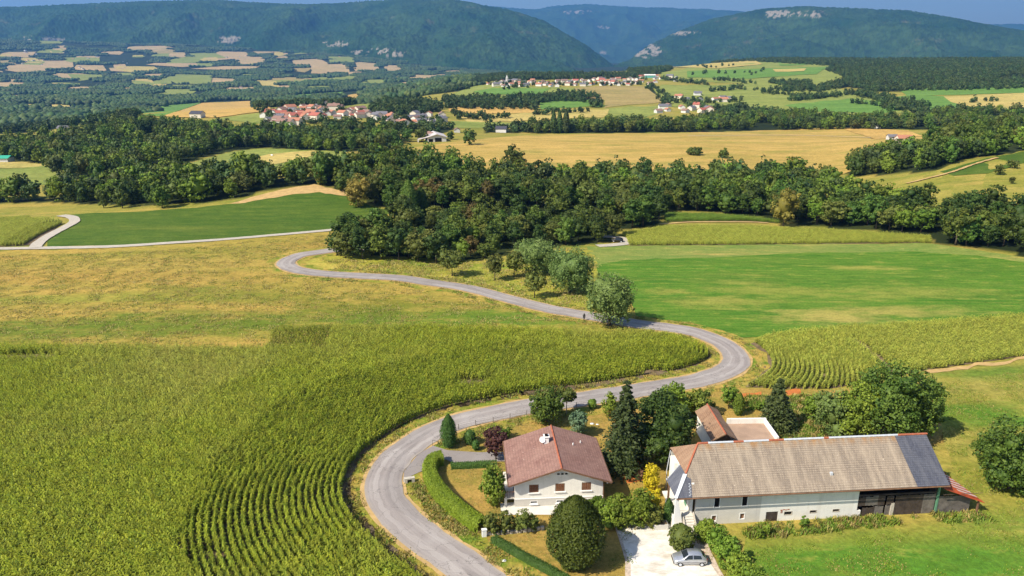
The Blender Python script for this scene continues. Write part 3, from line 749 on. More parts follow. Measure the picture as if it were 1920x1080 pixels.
drape('red_soil', [(1392, 738), (1428, 736), (1428, 742), (1392, 744)], M['terracotta'], 2, .3)
drape('red_soil', [(1476, 735), (1500, 728), (1502, 742), (1480, 748)], M['terracotta'], 2, .4)
drape('bare_strip', [(1735, 697), (1830, 683), (1960, 665), (1960, 670), (1830, 689), (1745, 702)], M['soil_dry'], 3, .5)
drape('gravel_margin', [(1152, 985), (1262, 978), (1312, 985), (1330, 1030), (1385, 1130), (1172, 1130), (1172, 1050), (1160, 1008)], M['gravel_edge'], 2, .25)
drape('gravel_yard', [(1154, 990), (1200, 985), (1262, 984), (1296, 992), (1300, 1022), (1318, 1040), (1352, 1085), (1368, 1130), (1182, 1130), (1182, 1060), (1166, 1012)], M['gravel'], 3, .2)
drape('terrace_paving', [(938, 945), (968, 942), (968, 950), (1140, 946), (1140, 962), (1035, 966), (940, 966)], M['concrete'], 3, 0)
drape('driveway', [(756, 905), (758, 885), (785, 852), (812, 837), (838, 845), (900, 849), (950, 849), (950, 866), (900, 867), (850, 869), (835, 862), (815, 876), (792, 884), (772, 893)], M['asphalt'], 4, .05)

# ------------------------------------------------------------------ roads
ROAD_PX = [(990, 1165), (940, 1120), (893, 1080), (850, 1047), (789, 1005), (742, 962), (720, 925), (722, 893), (742, 860), (777, 832), (817, 809), (865, 790), (925, 776), (986, 764), (1076, 751), (1160, 739), (1203, 732), (1300, 716), (1343, 704), (1372, 690), (1381, 674), (1370, 656), (1345, 640), (1303, 624), (1250, 615), (1205, 610),
           (1115, 595), (1025, 579), (950, 560), (875, 541), (800, 530), (744, 522), (650, 517), (594, 513), (556, 507), (537, 498), (541, 489), (564, 479), (597, 474), (627, 470), (670, 468), (700, 466)]
def world_line(pxs):
    a = np.array(pxs, float); x, y, z = pix(a[:, 0], a[:, 1])
    return smooth_line(np.stack([x, y], 1), 10)
road_l = world_line(ROAD_PX)
ribbon('road_verge', road_l, 10.5, M['verge'], 2, edge=1.2, ncross=7, seed=4)
ribbon('road_shoulder', road_l, 5.9, M['soil_dry'], 3, edge=.22, ncross=5, seed=9)
ribbon('road', road_l, 4.9, M['asphalt'], 5, crown=.05, edge=.22, ncross=9, seed=2)
track_l = world_line([(-120, 469), (0, 467), (60, 466), (130, 465), (250, 461), (400, 451), (520, 441), (620, 432), (700, 424)])
ribbon('farm_track', track_l, 2.9, M['track'], 4, edge=.15)
branch_l = world_line([(66, 466), (72, 457), (92, 443), (124, 426), (140, 416), (134, 408), (114, 405)])
ribbon('farm_track', branch_l, 3.5, M['track'], 5, edge=.15)
ribbon('farm_track', world_line([(1120, 462), (1150, 460), (1178, 456), (1174, 450), (1158, 446), (1130, 444)]), 3.6, M['track'], 4, edge=.15)
ribbon('farm_track', world_line([(1290, 256), (1400, 255), (1500, 255), (1600, 258), (1650, 260)]), 3.0, M['track'], 6, edge=.2)
ribbon('farm_track', world_line([(1238, 421), (1300, 417), (1400, 417), (1440, 419)]), 1.6, M['soil_dry'], 4, edge=.2)
ribbon('farm_track', world_line([(1700, 345), (1780, 325), (1830, 308), (1870, 297)]), 1.7, M['soil_dry'], 6, edge=.5)
#drape('road_patch', [(812, 1046), (828, 1034), (842, 1042), (826, 1055)], M['patch'], 8, 0)

# ------------------------------------------------------------------ mountains
def mountain_mat(name, a, b_, rock, clear=None):
    m, nt, b = new_mat(name)
    v = pos_node(nt)
    c = mixc(nt, ramp(nt, noise(nt, v, .0022, 6, .6), .35, .68), a, b_)
    c = mixc(nt, ramp(nt, noise(nt, v, .016, 5, .75), .36, .62), mixc(nt, .72, c, (.008, .018, .006)), c)
    c = mixc(nt, ramp(nt, noise(nt, v, .0045, 5, .7), .60, .72), c, mixc(nt, .35, c, (.22, .17, .10)))
    at = N(nt, 'ShaderNodeAttribute', attribute_name='tint')
    c = mixc(nt, at.outputs['Fac'], c, rock)
    nt.links.new(c, b.inputs['Base Color']); b.inputs['Roughness'].default_value = 1; b.inputs['Specular IOR Level'].default_value = 0
    return m
M['mt'] = mountain_mat('mountain_forest', (.022, .062, .018), (.060, .110, .032), (.30, .26, .20))
def mountain(name, ridge, Db, zb, Dr, ncol, nrow, seed, rough=18.0, gully=1.0, bare=(), rock=()):
    """ridge: photo (column, row) of the sky line; the slope climbs from distance Db to the ridge at Dr and falls behind it"""
    r = np.array(ridge, float)
    cols = np.linspace(r[0, 0], r[-1, 0], ncol)
    rows = np.interp(cols, r[:, 0], r[:, 1])
    k = np.hanning(9); k /= k.sum(); rows = np.convolve(np.pad(rows, 4, mode='edge'), k, 'valid')
    dr = np.interp(cols, [c for c, _ in Dr], [d for _, d in Dr]); db = np.interp(cols, [c for c, _ in Db], [d for _, d in Db])
    u = (cols - 960) / F; v = (540 - rows) / F
    dx, dy, dz = u, TC + v * TS, -TS + v * TC; hl = np.hypot(dx, dy)
    zr = CH + dr * dz / hl
    ux, uy = dx / hl, dy / hl
    t = np.concatenate([np.linspace(0, 1, nrow), np.linspace(1.03, 1.9, max(6, nrow // 8))])
    T, C = np.meshgrid(t, np.arange(ncol), indexing='ij')
    D = db[C] + (dr[C] - db[C]) * T
    x = ux[C] * D; y = uy[C] * D
    up = np.clip(T, 0, 1); prof = .55 * up + .45 * up * up * (3 - 2 * up)
    prof = np.where(T > 1, 1 - (T - 1) * 1.1, prof)
    z = zb + (zr[C] - zb) * prof
    w = np.sin(np.clip(up, 0, 1) * math.pi) ** .8
    s = seed * 13.7
    rid = 1 - np.abs(2 * fbm(x / 900 + s, y / 1500 + s, 4) - 1)
    z = z + gully * w * (rid - .75) * 360 + gully * w * (fbm(x / 230 + s, y / 420, 4) - .5) * 210
    z = z + np.where(T > .01, 1, 0) * (rng.random(x.shape) - .35) * rough
    tint = np.zeros(x.shape)
    px = cols[C]
    zz = z - CH; zc = y * TC - zz * TS; row = 540 - F * (y * TS + zz * TC) / zc
    for bx, by, bw, bh, th in bare:
        q = ((px - bx) / bw) ** 2 + ((row - by) / bh) ** 2
        tint = np.maximum(tint, ((q < 1) & (fbm(x / 46 + s, y / 80, 4, .65) > th - .02)) * 1.0)
    idx = np.arange(x.size).reshape(x.shape)
    Fq = np.stack([idx[:-1, :-1], idx[:-1, 1:], idx[1:, 1:], idx[1:, :-1]], -1).reshape(-1, 4)
    me = mesh_np(name, np.stack([x, y, z], -1).reshape(-1, 3), Fq, M['mt'], False, tint=tint.ravel())
    if me.polygons[ncol * 3].normal.z < 0: me.flip_normals()
    tag(obj(name, me), kind='structure')
mountain('mountain', [(-420, 30), (0, 15), (200, 6), (380, 0), (480, 5), (600, 10), (690, 2), (770, 0), (860, 3), (950, 18), (1020, 40), (1060, 65), (1100, 88), (1130, 110), (1158, 130), (1190, 150)],
         [(-420, 5700), (300, 5600), (700, 5000), (1158, 4800)], -60, [(-420, 8600), (600, 8400), (860, 7600), (1158, 6600)], 700, 150, 1, gully=.62, bare=[(60, 78, 60, 8, .56), (150, 90, 60, 10, .56), (420, 74, 30, 6, .52), (620, 82, 30, 5, .56), (1118, 84, 10, 5, .56), (700, 100, 60, 10, .6)])
mountain('mountain', [(1150, 140), (1172, 122), (1190, 106), (1215, 86), (1270, 60), (1330, 38), (1420, 19), (1500, 13), (1600, 16), (1700, 20), (1760, 30), (1840, 45), (1920, 60), (2060, 78), (2350, 110)],
         [(1150, 6000), (2350, 5200)], -40, [(1150, 7200), (1300, 8000), (2350, 7600)], 620, 130, 2, gully=.5,
         bare=[(1465, 26, 36, 7, .58), (1525, 26, 40, 6, .60), (1212, 95, 30, 14, .53), (1275, 62, 40, 3, .55)])
mountain('mountain_ridge', [(820, 4), (880, 8), (930, 13), (1000, 18), (1040, 11), (1100, 8), (1200, 14), (1280, 16), (1370, 20), (1450, 28), (1700, 60)],
         [(820, 11500), (1700, 11500)], -60, [(820, 16500), (1700, 16500)], 300, 80, 3, 18, gully=1.0, bare=[(1085, 22, 30, 3, .55), (1130, 52, 26, 3, .58), (1140, 98, 14, 2, .5)])
mountain('mountain_ridge', [(1750, 52), (1840, 46), (1900, 45), (2000, 47), (2300, 52)], [(1750, 14000), (2300, 14000)], 0, [(1750, 17500), (2300, 17500)], 120, 24, 4, 16)

# haze: the air between
hz = MB().box(-15000, 15000, -400, 20000, -130, 1420)
hzm = bpy.data.materials.new('haze'); hzm.use_nodes = True
hn = hzm.node_tree; hn.nodes.remove(hn.nodes['Principled BSDF'])
pv = hn.nodes.new('ShaderNodeVolumePrincipled')
pv.inputs['Color'].default_value = (.17, .46, 1.0, 1); pv.inputs['Density'].default_value = 7.6e-5
pv.inputs['Anisotropy'].default_value = 0.2
hn.links.new(pv.outputs[0], hn.nodes['Material Output'].inputs['Volume'])
tag(hz.build('haze', hzm), 'thin blue summer haze over the whole valley', 'haze', None, 'stuff')

# ================================================================== CROPS AND WOODS
def corn_clump(name, seed, mat, h=1.65, n=5, length=.85, leaves=8):
    """a short piece of a maize row: stems with arching blades and a tassel"""
    r = np.random.default_rng(seed); V = []; Fq = []; T = []
    def strip(c, w, side, t):
        b = len(V)
        for i, p in enumerate(c):
            V.append(p + side * w[i]); V.append(p - side * w[i]); T.extend([t, t])
        for i in range(len(c) - 1): Fq.append([b + 2 * i, b + 2 * i + 1, b + 2 * i + 3, b + 2 * i + 2])
    for k in range(n):
        x = (k + .5) / n * length - length / 2 + r.normal(0, .03); y = r.normal(0, .05); H = h * r.uniform(.86, 1.1)
        base = np.array([x, y, 0.]); a0 = r.uniform(0, 6.28)
        strip([base - [0, 0, .1], base + [0, 0, H * .93]], [.03, .012], np.array([1., 0, 0]), .25)
        for q in range(leaves):
            a = a0 + q * math.pi + r.normal(0, .5); z = H * (.18 + .72 * q / leaves); ln = r.uniform(.40, .60)
            d = np.array([math.cos(a), math.sin(a), 0]); side = np.array([-d[1], d[0], 0.]); rise = r.uniform(.02, .2)
            c = [base + [0, 0, z], base + d * ln * .45 + [0, 0, z + rise * .9], base + d * ln + [0, 0, z + rise * .35 - r.uniform(0, .25)]]
            strip(c, [.05, .09, .025], side, float(np.clip(r.normal(.50, .20), 0, 1)))
        for q in range(3):
            a = r.uniform(0, 6.28); d = np.array([math.cos(a), math.sin(a), 0]) * .13
            strip([base + [0, 0, H * .9], base + d + [0, 0, H * 1.08]], [.022, .018], np.array([-d[1], d[0], 0]) / .13, r.uniform(.85, 1.0))
    return mesh_np(name, np.array(V), np.array(Fq), mat, False, np.array(T))
PC_CORN = proto_collection('maize_plant', [corn_clump('maize_plant', 20 + i, LEAF['corn']) for i in range(5)])
PC_CORN2 = proto_collection('pale_maize_plant', [corn_clump('pale_maize_plant', 40 + i, LEAF['corn2']) for i in range(4)])
PC_CORN3 = proto_collection('green_maize_plant', [corn_clump('green_maize_plant', 60 + i, LEAF['corn3']) for i in range(4)])

def corn_field(name, label, pp, pc, edge_line=None, e0=4.2, e1=22, theta=0.0, dr=.78, ds=.8, gaps=(), thin=.0, hs=1.0, soil=True, patch=None):
    wp = poly_world(pp, 10)
    if soil: drape('crop_soil', pp, M['soil'], 2, .1)
    if patch is not None: drape('bare_strip', patch[0], M['soil_dry'], 3, .1)  # added pale soil sheet that lightens the dark gaps between the plot's rows
    X = []; Y = []; R = []; Wd = []
    x0, y0 = wp.min(0); x1, y1 = wp.max(0); c = (wp.min(0) + wp.max(0)) / 2; q = np.hypot(x1 - x0, y1 - y0) / 2
    s, t = np.meshgrid(np.arange(-q, q, ds), np.arange(-q, q, dr))
    s = s + rng.uniform(-.1, .1, s.shape); t = t + rng.normal(0, .05, t.shape) + .5 * (fbm(s / 25, t / 25, 2) - .5)
    gx = (c[0] + s * math.cos(theta) - t * math.sin(theta)).ravel(); gy = (c[1] + s * math.sin(theta) + t * math.cos(theta)).ravel()
    k = inpoly(gx, gy, wp)
    gx, gy = gx[k], gy[k]
    if patch is not None:
        pw = poly_world(patch[0], 10); k = ~inpoly(gx, gy, pw); gx, gy = gx[k], gy[k]
    if edge_line is not None:
        el = resample(edge_line, .5); sel = el[(el[:, 0] > x0 - 15) & (el[:, 0] < x1 + 15) & (el[:, 1] > y0 - 15) & (el[:, 1] < y1 + 15)]
        d = dist_line(gx, gy, sel[::2]); k = d > e1 + 5 * (fbm(gx / 9, gy / 9, 2) - .5); gx, gy = gx[k], gy[k]
        n = normals2(el); dirs = np.arctan2(np.gradient(el[:, 1]), np.gradient(el[:, 0]))
        off = e0
        while off < e1:
            for sg in (-1, 1):
                o = el + n * off * sg; a = np.stack([o[:, 0], o[:, 1], dirs], 1)
                ss = np.concatenate([[0], np.cumsum(np.hypot(*np.diff(o, axis=0).T))]); keep = [0]
                tt = np.arange(0, ss[-1], ds)
                ox = np.interp(tt, ss, o[:, 0]); oy = np.interp(tt, ss, o[:, 1]); od = np.interp(tt, ss, np.unwrap(dirs))
                k = inpoly(ox, oy, wp)
                if not k.any(): continue
                ox, oy, od = ox[k], oy[k], od[k]
                dd = dist_line(ox, oy, sel); k = dd > off - .25
                X.append(ox[k]); Y.append(oy[k]); R.append(od[k]); Wd.append(np.full(k.sum(), .72))
            off += dr * 1.06
    X.append(gx); Y.append(gy); R.append(np.full(len(gx), theta)); Wd.append(np.full(len(gx), .70))
    if patch is not None:
        th2 = patch[1]; s2, t2 = np.meshgrid(np.arange(-q, q, ds), np.arange(-q, q, 1.6))
        gx = (c[0] + s2 * math.cos(th2) - t2 * math.sin(th2)).ravel(); gy = (c[1] + s2 * math.sin(th2) + t2 * math.cos(th2)).ravel()
        k = inpoly(gx, gy, pw); X.append(gx[k]); Y.append(gy[k]); R.append(np.full(k.sum(), th2)); Wd.append(np.full(k.sum(), .5))
    X = np.concatenate(X); Y = np.concatenate(Y); R = np.concatenate(R); Wd = np.concatenate(Wd)
    keep = rng.random(len(X)) > thin
    for gxp, gyp, rx, ry in gaps:                       # bare spots
        g = P(gxp, gyp); keep &= ((X - g.x) / rx) ** 2 + ((Y - g.y) / ry) ** 2 > 1 + .8 * (fbm(X / 1.5, Y / 1.5, 2) - .5)
    keep &= ~((fbm(X / 5 + 9, Y / 5, 3) > .92))
    X, Y, R, Wd = X[keep], Y[keep], R[keep], Wd[keep]; n = len(X)
    hv = hs * (.82 + .36 * fbm(X / 14, Y / 14, 3)) * rng.uniform(.9, 1.1, n)
    sc = np.column_stack([rng.uniform(.9, 1.1, n), Wd * rng.uniform(.85, 1.15, n), hv])
    rot = np.column_stack([rng.normal(0, .04, n), rng.normal(0, .04, n), R + np.where(rng.random(n) > .5, math.pi, 0) + rng.normal(0, .08, n)])
    return scatter(name, np.column_stack([X, Y, Hgt(X, Y) + .05]), pc, rot, sc, label, 'maize')

corn_field('maize_crop', 'tall maize crop filling the field inside the road bend', [(-160, 658), (0, 654), (498, 660), (522, 622), (640, 619), (900, 621), (1140, 630), (1200, 627), (1270, 636), (1322, 655), (1343, 674), (1322, 690), (1250, 703), (1100, 729), (990, 743), (900, 757), (815, 775), (745, 806), (690, 845), (664, 890), (662, 925), (682, 968), (722, 1012), (775, 1054), (835, 1098), (920, 1165), (-160, 1165)],
           PC_CORN, road_l, 5.6, 24, math.radians(-20), gaps=[(885, 722, 3.2, 1.5), (60, 672, 5, 1.6), (10, 672, 4, 1.5), (392, 1046, 1.2, .8), (1125, 727, 7, .8), (1225, 700, 4, .9)],
           patch=([(498, 658), (520, 622), (626, 620), (612, 660)], math.radians(28)))
corn_field('maize_crop', 'pale yellowing maize on the slope right of the road loop', [(1400, 648), (1440, 632), (1500, 624), (1700, 611), (1920, 596), (2080, 588), (2080, 655), (1920, 668), (1740, 694), (1640, 714), (1560, 728), (1480, 730), (1398, 726), (1418, 705), (1440, 680), (1438, 662)], PC_CORN2, road_l, 6.6, 26, math.radians(8), gaps=[], hs=.78)
corn_field('maize_crop', 'ripening maize beside the pale track fork', [(-100, 412), (0, 411), (60, 409), (108, 414), (116, 420), (92, 438), (62, 460), (0, 463), (-100, 465)], PC_CORN2, branch_l, 4, 10, math.radians(5), dr=.9, ds=.9, hs=.75)
corn_field('maize_crop', 'yellow maize strip in front of the dark wood', [(1168, 440), (1250, 427), (1400, 427), (1600, 437), (1743, 446), (1746, 456), (1600, 457), (1400, 459), (1182, 461)], PC_CORN2, None, theta=math.radians(-4), dr=.9, ds=.9, hs=.75)
corn_field('maize_crop', 'dark green maize strip along the wood edge', [(1243, 402), (1330, 404), (1430, 413), (1476, 420), (1400, 415), (1250, 416)], PC_CORN3, None, theta=math.radians(-4), dr=.9, ds=.9, hs=.75)

# ------------------------------------------------------------------ woodland trees
def conifer_meshes(h, w, seed, nl, size, leaf='conifer', tiers=13):
    r = np.random.default_rng(seed); V = []; Fq = []; T = []; off = 0
    for k in range(tiers):
        t = (k + .3) / tiers; z = h * (.08 + .9 * t); R = w / 2 * (1 - t) ** .85 * r.uniform(.85, 1.12) + .12
        nb = max(5, int(11 * (1 - t) + 4))
        for j in range(nb):
            a = 2 * math.pi * (j + r.uniform(-.3, .3)) / nb + k * .7; RR = R * r.uniform(.75, 1.12)
            m = max(4, int(nl / tiers / nb)); s = r.uniform(.15, 1, m) ** .7
            p = np.stack([math.cos(a) * RR * s, math.sin(a) * RR * s, z - RR * .38 * s ** 1.6 + .1 * RR * np.sin(s * 3)], 1) + r.normal(0, .11 * max(R, .5), (m, 3)) * [1, 1, .6]
            nrm = np.tile([math.cos(a) * .35, math.sin(a) * .35, .9], (m, 1)) + r.normal(0, .35, (m, 3)); nrm /= np.linalg.norm(nrm, axis=1)[:, None]
            v, f, tt = leaf_quads(p, nrm, size, r, .55, np.clip(r.normal(.35 + .25 * r.random(), .18, m), 0, 1))
            V.append(v); Fq.append(f + off); T.append(tt); off += len(v)
    ang = np.linspace(0, 2 * math.pi, 9)[:-1]; ring = []
    for t, q in ((.06, .5), (.3, .42), (.6, .26), (.95, .02)):
        ring.append(np.stack([np.cos(ang) * w / 2 * q, np.sin(ang) * w / 2 * q, np.full(8, h * t)], 1))
    cv = np.concatenate(ring); ci = np.arange(32).reshape(4, 8)
    cf = np.stack([ci[:-1], np.roll(ci, -1, 1)[:-1], np.roll(ci, -1, 1)[1:], ci[1:]], -1).reshape(-1, 4)
    V.append(cv); Fq.append(cf + off); T.append(np.full(32, .2))
    cm = mesh_np('conifer_crown', np.concatenate(V), np.concatenate(Fq), LEAF[leaf], False, np.concatenate(T))
    tm = MB().tube([(0, 0, -.15), (0, 0, h * .5), (0, 0, h * .97)], [h * .018, h * .012, .02], 7).mesh('conifer_trunk', M['bark'], True)
    return cm, tm
def column_meshes(h, w, seed, nl, size, leaf, z0=.04, bulge=.35, fuzz=.1):
    """a dense column: cypress, poplar or clipped cone; sprays of foliage point upwards"""
    r = np.random.default_rng(seed)
    t = r.random(nl) ** .9; a = r.uniform(0, 6.283, nl)
    def prof(t): return np.clip(np.where(t < bulge, .55 + .45 * np.sin(np.clip(t / bulge, 0, 1) * math.pi / 2), np.cos((t - bulge) / (1 - bulge) * math.pi / 2) ** .75), .03, 1)
    lump = .84 + .32 * fbm(a * 1.9 + seed, t * 5 + seed, 2)
    R = w / 2 * prof(t) * lump * (1 + r.normal(0, fuzz, nl))
    pos = np.stack([np.cos(a) * R, np.sin(a) * R, h * (z0 + (1 - z0) * t)], 1)
    nrm = np.stack([np.cos(a), np.sin(a), np.full(nl, .25)], 1) + r.normal(0, .4, (nl, 3)); nrm /= np.linalg.norm(nrm, axis=1)[:, None]
    V, Fq, T = leaf_quads(pos, nrm, size, r, .6, np.clip(r.normal(.45, .2, nl) + (lump - 1), 0, 1))
    m = 10; k = 9
    tt, aa = np.meshgrid(np.linspace(0, .98, k), np.linspace(0, 2 * math.pi, m, endpoint=False), indexing='ij')
    cv = np.stack([np.cos(aa) * w / 2 * prof(tt) * .82, np.sin(aa) * w / 2 * prof(tt) * .82, h * (z0 + (1 - z0) * tt)], -1).reshape(-1, 3)
    ci = np.arange(m * k).reshape(k, m)
    cf = np.stack([ci[:-1], np.roll(ci, -1, 1)[:-1], np.roll(ci, -1, 1)[1:], ci[1:]], -1).reshape(-1, 4)
    cm = mesh_np('column_crown', np.concatenate([V, cv]), np.concatenate([Fq, cf + len(V)]), LEAF[leaf], False, np.concatenate([T, np.full(len(cv), .2)]))
    tm = MB().tube([(0, 0, -.15), (0, 0, h * .6)], [max(.06, h * .016), .04], 6).mesh('column_trunk', M['bark'], True)
    return cm, tm

# individual trees of the valley wood: the ones that show largest
PROTO = []
for i in range(9):
    h = 11.5 + 3.5 * ((i * 37) % 10) / 10; w = 8.2 + 2.6 * ((i * 53) % 10) / 10
    PROTO.append(make_tree_meshes('wood_tree', h, w, 100 + i, 2600, .62, ['oak', 'deep', 'fresh', 'olive', 'oak', 'deep', 'olive', 'oak', 'rust'][i], .12))
def jitter_points(poly, sp, seed, ratio=0.0):
    r = np.random.default_rng(seed); x0, y0 = poly.min(0); x1, y1 = poly.max(0)
    gx, gy = np.meshgrid(np.arange(x0, x1, sp), np.arange(y0, y1, sp * .87))
    gx[1::2] += sp / 2
    gx = (gx + r.uniform(-.38, .38, gx.shape) * sp).ravel(); gy = (gy + r.uniform(-.38, .38, gy.shape) * sp).ravel()
    k = inpoly(gx, gy, poly)
    return gx[k], gy[k]
wx, wy = jitter_points(wn_w, 6.6, 5)
# the road dips into the wood: keep its corridor free
k = dist_line(wx, wy, resample(road_l, 2.0)) > 3.6; wx, wy = wx[k], wy[k]
k = dist_line(wx, wy, resample(track_l, 3.0)) > 4; wx, wy = wx[k], wy[k]
shade_gap = poly_world([(745, 397), (900, 392), (1090, 392), (1160, 414), (1090, 424), (900, 418), (770, 420)], 12)  # invented treeless gap, cleared so shadow parts the clump from the belt
k = ~inpoly(wx, wy, shade_gap); wx, wy = wx[k], wy[k]
order = np.argsort(np.hypot(wx, wy)); wx, wy = wx[order], wy[order]
NI = 270
def wood_label(x, y, olive):
    px = 960 + F * x / (y * TC + CH * TS); c = 'olive green' if olive else 'dark green'
    if px < 620: w = 'at the foot of the wood behind the left green knoll'
    elif px < 800: w = 'in the left front corner of the wood by the road bend'
    elif px < 960: w = 'in the middle of the wood behind the fruit trees'
    elif px < 1180: w = 'in the wood behind the grey-green willows'
    elif px < 1500: w = 'in the wood edge behind the green maize strip'
    elif px < 1760: w = 'in the wood edge behind the yellow maize strip'
    else: w = 'in the wood at the right edge of the picture'
    return c + ' leafy tree ' + w, 'tree', c + ' trees ' + w
wz = Hgt(wx, wy)
for i in range(min(NI, len(wx))):
    cm, tm = PROTO[random.choices(range(9), (4, 4, 2, 3, 4, 4, 3, 4, .7))[0]]
    edge = wx[i] < -20 and wy[i] < 235
    s = random.uniform(.62, 1.0) * (.82 if wy[i] < 250 and wx[i] < 60 else 1)
    plant_tree('wood_tree', (wx[i], wy[i], wz[i]), cm, tm, *wood_label(wx[i], wy[i], PROTO.index((cm, tm)) in (3, 6, 8)), random.uniform(0, 6.28), (s * random.uniform(.95, 1.2), s * 1.05, s * random.uniform(.78, 1.08)))
for k, (px, py, s) in enumerate(((632, 479, .70), (648, 484, .74), (664, 478, .78), (680, 486, .74), (697, 480, .80), (714, 487, .76), (731, 481, .80), (748, 488, .78), (766, 484, .82), (784, 490, .78), (640, 462, .72), (660, 458, .78), (682, 456, .80), (706, 454, .82), (800, 486, .8), (818, 494, .76))):
    q = P(px, py); cm, tm = PROTO[(0, 3, 4, 1, 6, 7, 3, 5)[k % 8]]
    plant_tree('wood_tree', q, cm, tm, *wood_label(q.x, q.y, k % 8 in (1, 4, 6)), random.uniform(0, 6.28), (s * 1.1, s * 1.05, s * .9))
def mid_tree(name, seed, h, w, n, size, leaf):
    return crown_mesh(name, broad_lobes(h, w, seed, .05, 6), n, size, LEAF[leaf], seed, per=14)
PC_MID = proto_collection('woodland_tree', [mid_tree('woodland_tree', 200 + i, 11 + i % 4 * 1.3, 8 + i % 3 * 1.2, 900, 1.0, ['oak', 'deep', 'olive', 'oak', 'fresh', 'fresh', 'far'][i]) for i in range(7)])
def sc_rand(n, lo=.8, hi=1.2): 
    s = rng.uniform(lo, hi, n); return np.column_stack([s * rng.uniform(.9, 1.1, n), s, s * rng.uniform(.85, 1.15, n)])
mx, my, mz = wx[NI:], wy[NI:], wz[NI:]
add = [jitter_points(wl_w, 7.6, 6), jitter_points(ws_w, 7.4, 7), jitter_points(wb_w, 8.0, 8)]
mx = np.concatenate([mx] + [a[0] for a in add]); my = np.concatenate([my] + [a[1] for a in add])
k = (np.hypot(mx, my) < 1500) & ((fbm(mx / 32, my / 32, 3) > .33) | (my < 330))
mx, my = mx[k], my[k]
scatter('woodland', np.column_stack([mx, my, Hgt(mx, my)]), PC_MID, None, sc_rand(len(mx), .6, 1.05), 'woodland canopy filling the hollows behind the near wood', 'woodland')
# farther woods, hedgerows and the wooded valley: clumps of crowns
def far_clump(name, seed, ntree, spread, hh=(8, 14)):
    r = np.random.default_rng(seed); V = []; Fq = []; T = []; off = 0
    for k in range(ntree):
        a = r.uniform(0, 6.28); q = spread * math.sqrt(r.random()); h = r.uniform(*hh); w = h * r.uniform(.45, .62)
        c = np.array([q * math.cos(a), q * math.sin(a), h * .5])
        v, f = ICO1; vv = v * (1 + .35 * (r.random(len(v)) - .5))[:, None] * [w, w, h * .52] + c
        V.append(vv); Fq.append(f + off); T.append(np.full(len(v), 0) + np.clip(r.normal(.4, .25), 0, 1)); off += len(v)
    return mesh_np(name, np.concatenate(V), np.concatenate(Fq), LEAF['far'], False, np.concatenate(T))
def far_tree(name, seed):
    return crown_mesh(name, broad_lobes(11, 9.5, seed, .0, 5), 300, 1.7, LEAF['far'], seed, per=10)
PC_FT = proto_collection('distant_tree', [far_tree('distant_tree', 300 + i) for i in range(6)])
PC_FC = proto_collection('distant_clump', [far_clump('distant_clump', 400 + i, 26, 30) for i in range(6)])
fx = []; fy = []
for i, p in enumerate(wf_w):
    a, b = jitter_points(p, 9.0 if np.hypot(*p.mean(0)) < 1800 else 12, 20 + i); kk = fbm(a / 55, b / 55, 3) > .34; a, b = a[kk], b[kk]; fx.append(a); fy.append(b)
# single trees and hedgerow lines on the open land (photo position of the trunk)
LINES = [[(1224, 163), (1262, 193), 14], [(1250, 196), (1330, 188), 12], [(1340, 150), (1420, 158), 16], [(1240, 150), (1330, 160), 26], [(1290, 120), (1330, 128), 8], [(1320, 128), (1380, 124), 8], [(1430, 175), (1490, 180), 10], [(1330, 172), (1380, 168), 10], [(860, 224), (960, 222), 14], [(1000, 216), (1110, 210), 14], [(1480, 190), (1600, 178), 20], [(850, 214), (930, 232), 7],
         [(700, 190), (840, 172), 26], [(660, 195), (700, 192), 8], [(840, 160), (900, 156), 8], [(960, 184), (1080, 178), 20], [(1380, 168), (1500, 172), 12], [(1290, 200), (1370, 210), 14], [(480, 205), (520, 230), 8], [(1600, 196), (1740, 202), 16], [(1820, 192), (1880, 190), 5], [(1460, 112), (1620, 116), 22], [(1410, 140), (1440, 132), 4], [(1300, 140), (1420, 136), 8], [(940, 168), (1000, 162), 6], [(560, 230), (680, 236), 14], [(690, 230), (830, 232), 14],
         [(500, 212), (690, 214), 9], [(520, 200), (640, 206), 8], [(1280, 196), (1400, 190), 14], [(900, 160), (1210, 160), 44], [(920, 148), (1220, 150), 40]]
rl = random.Random(11)
for a, b, n in LINES:
    q = [(a[0] + (b[0] - a[0]) * (i + rl.uniform(-.5, .5)) / n, a[1] + (b[1] - a[1]) * (i + rl.uniform(-.4, .4)) / n + rl.uniform(-1.5, 1.5)) for i in range(n)]
    q = np.array(q); x, y, z = pix(q[:, 0], q[:, 1]); fx.append(x); fy.append(y)
fx = np.concatenate(fx); fy = np.concatenate(fy)
scatter('distant_woods', np.column_stack([fx, fy, Hgt(fx, fy) - .3]), PC_FT, None, sc_rand(len(fx), .5, .9), 'far woods and hedgerows between the distant fields', 'woods')
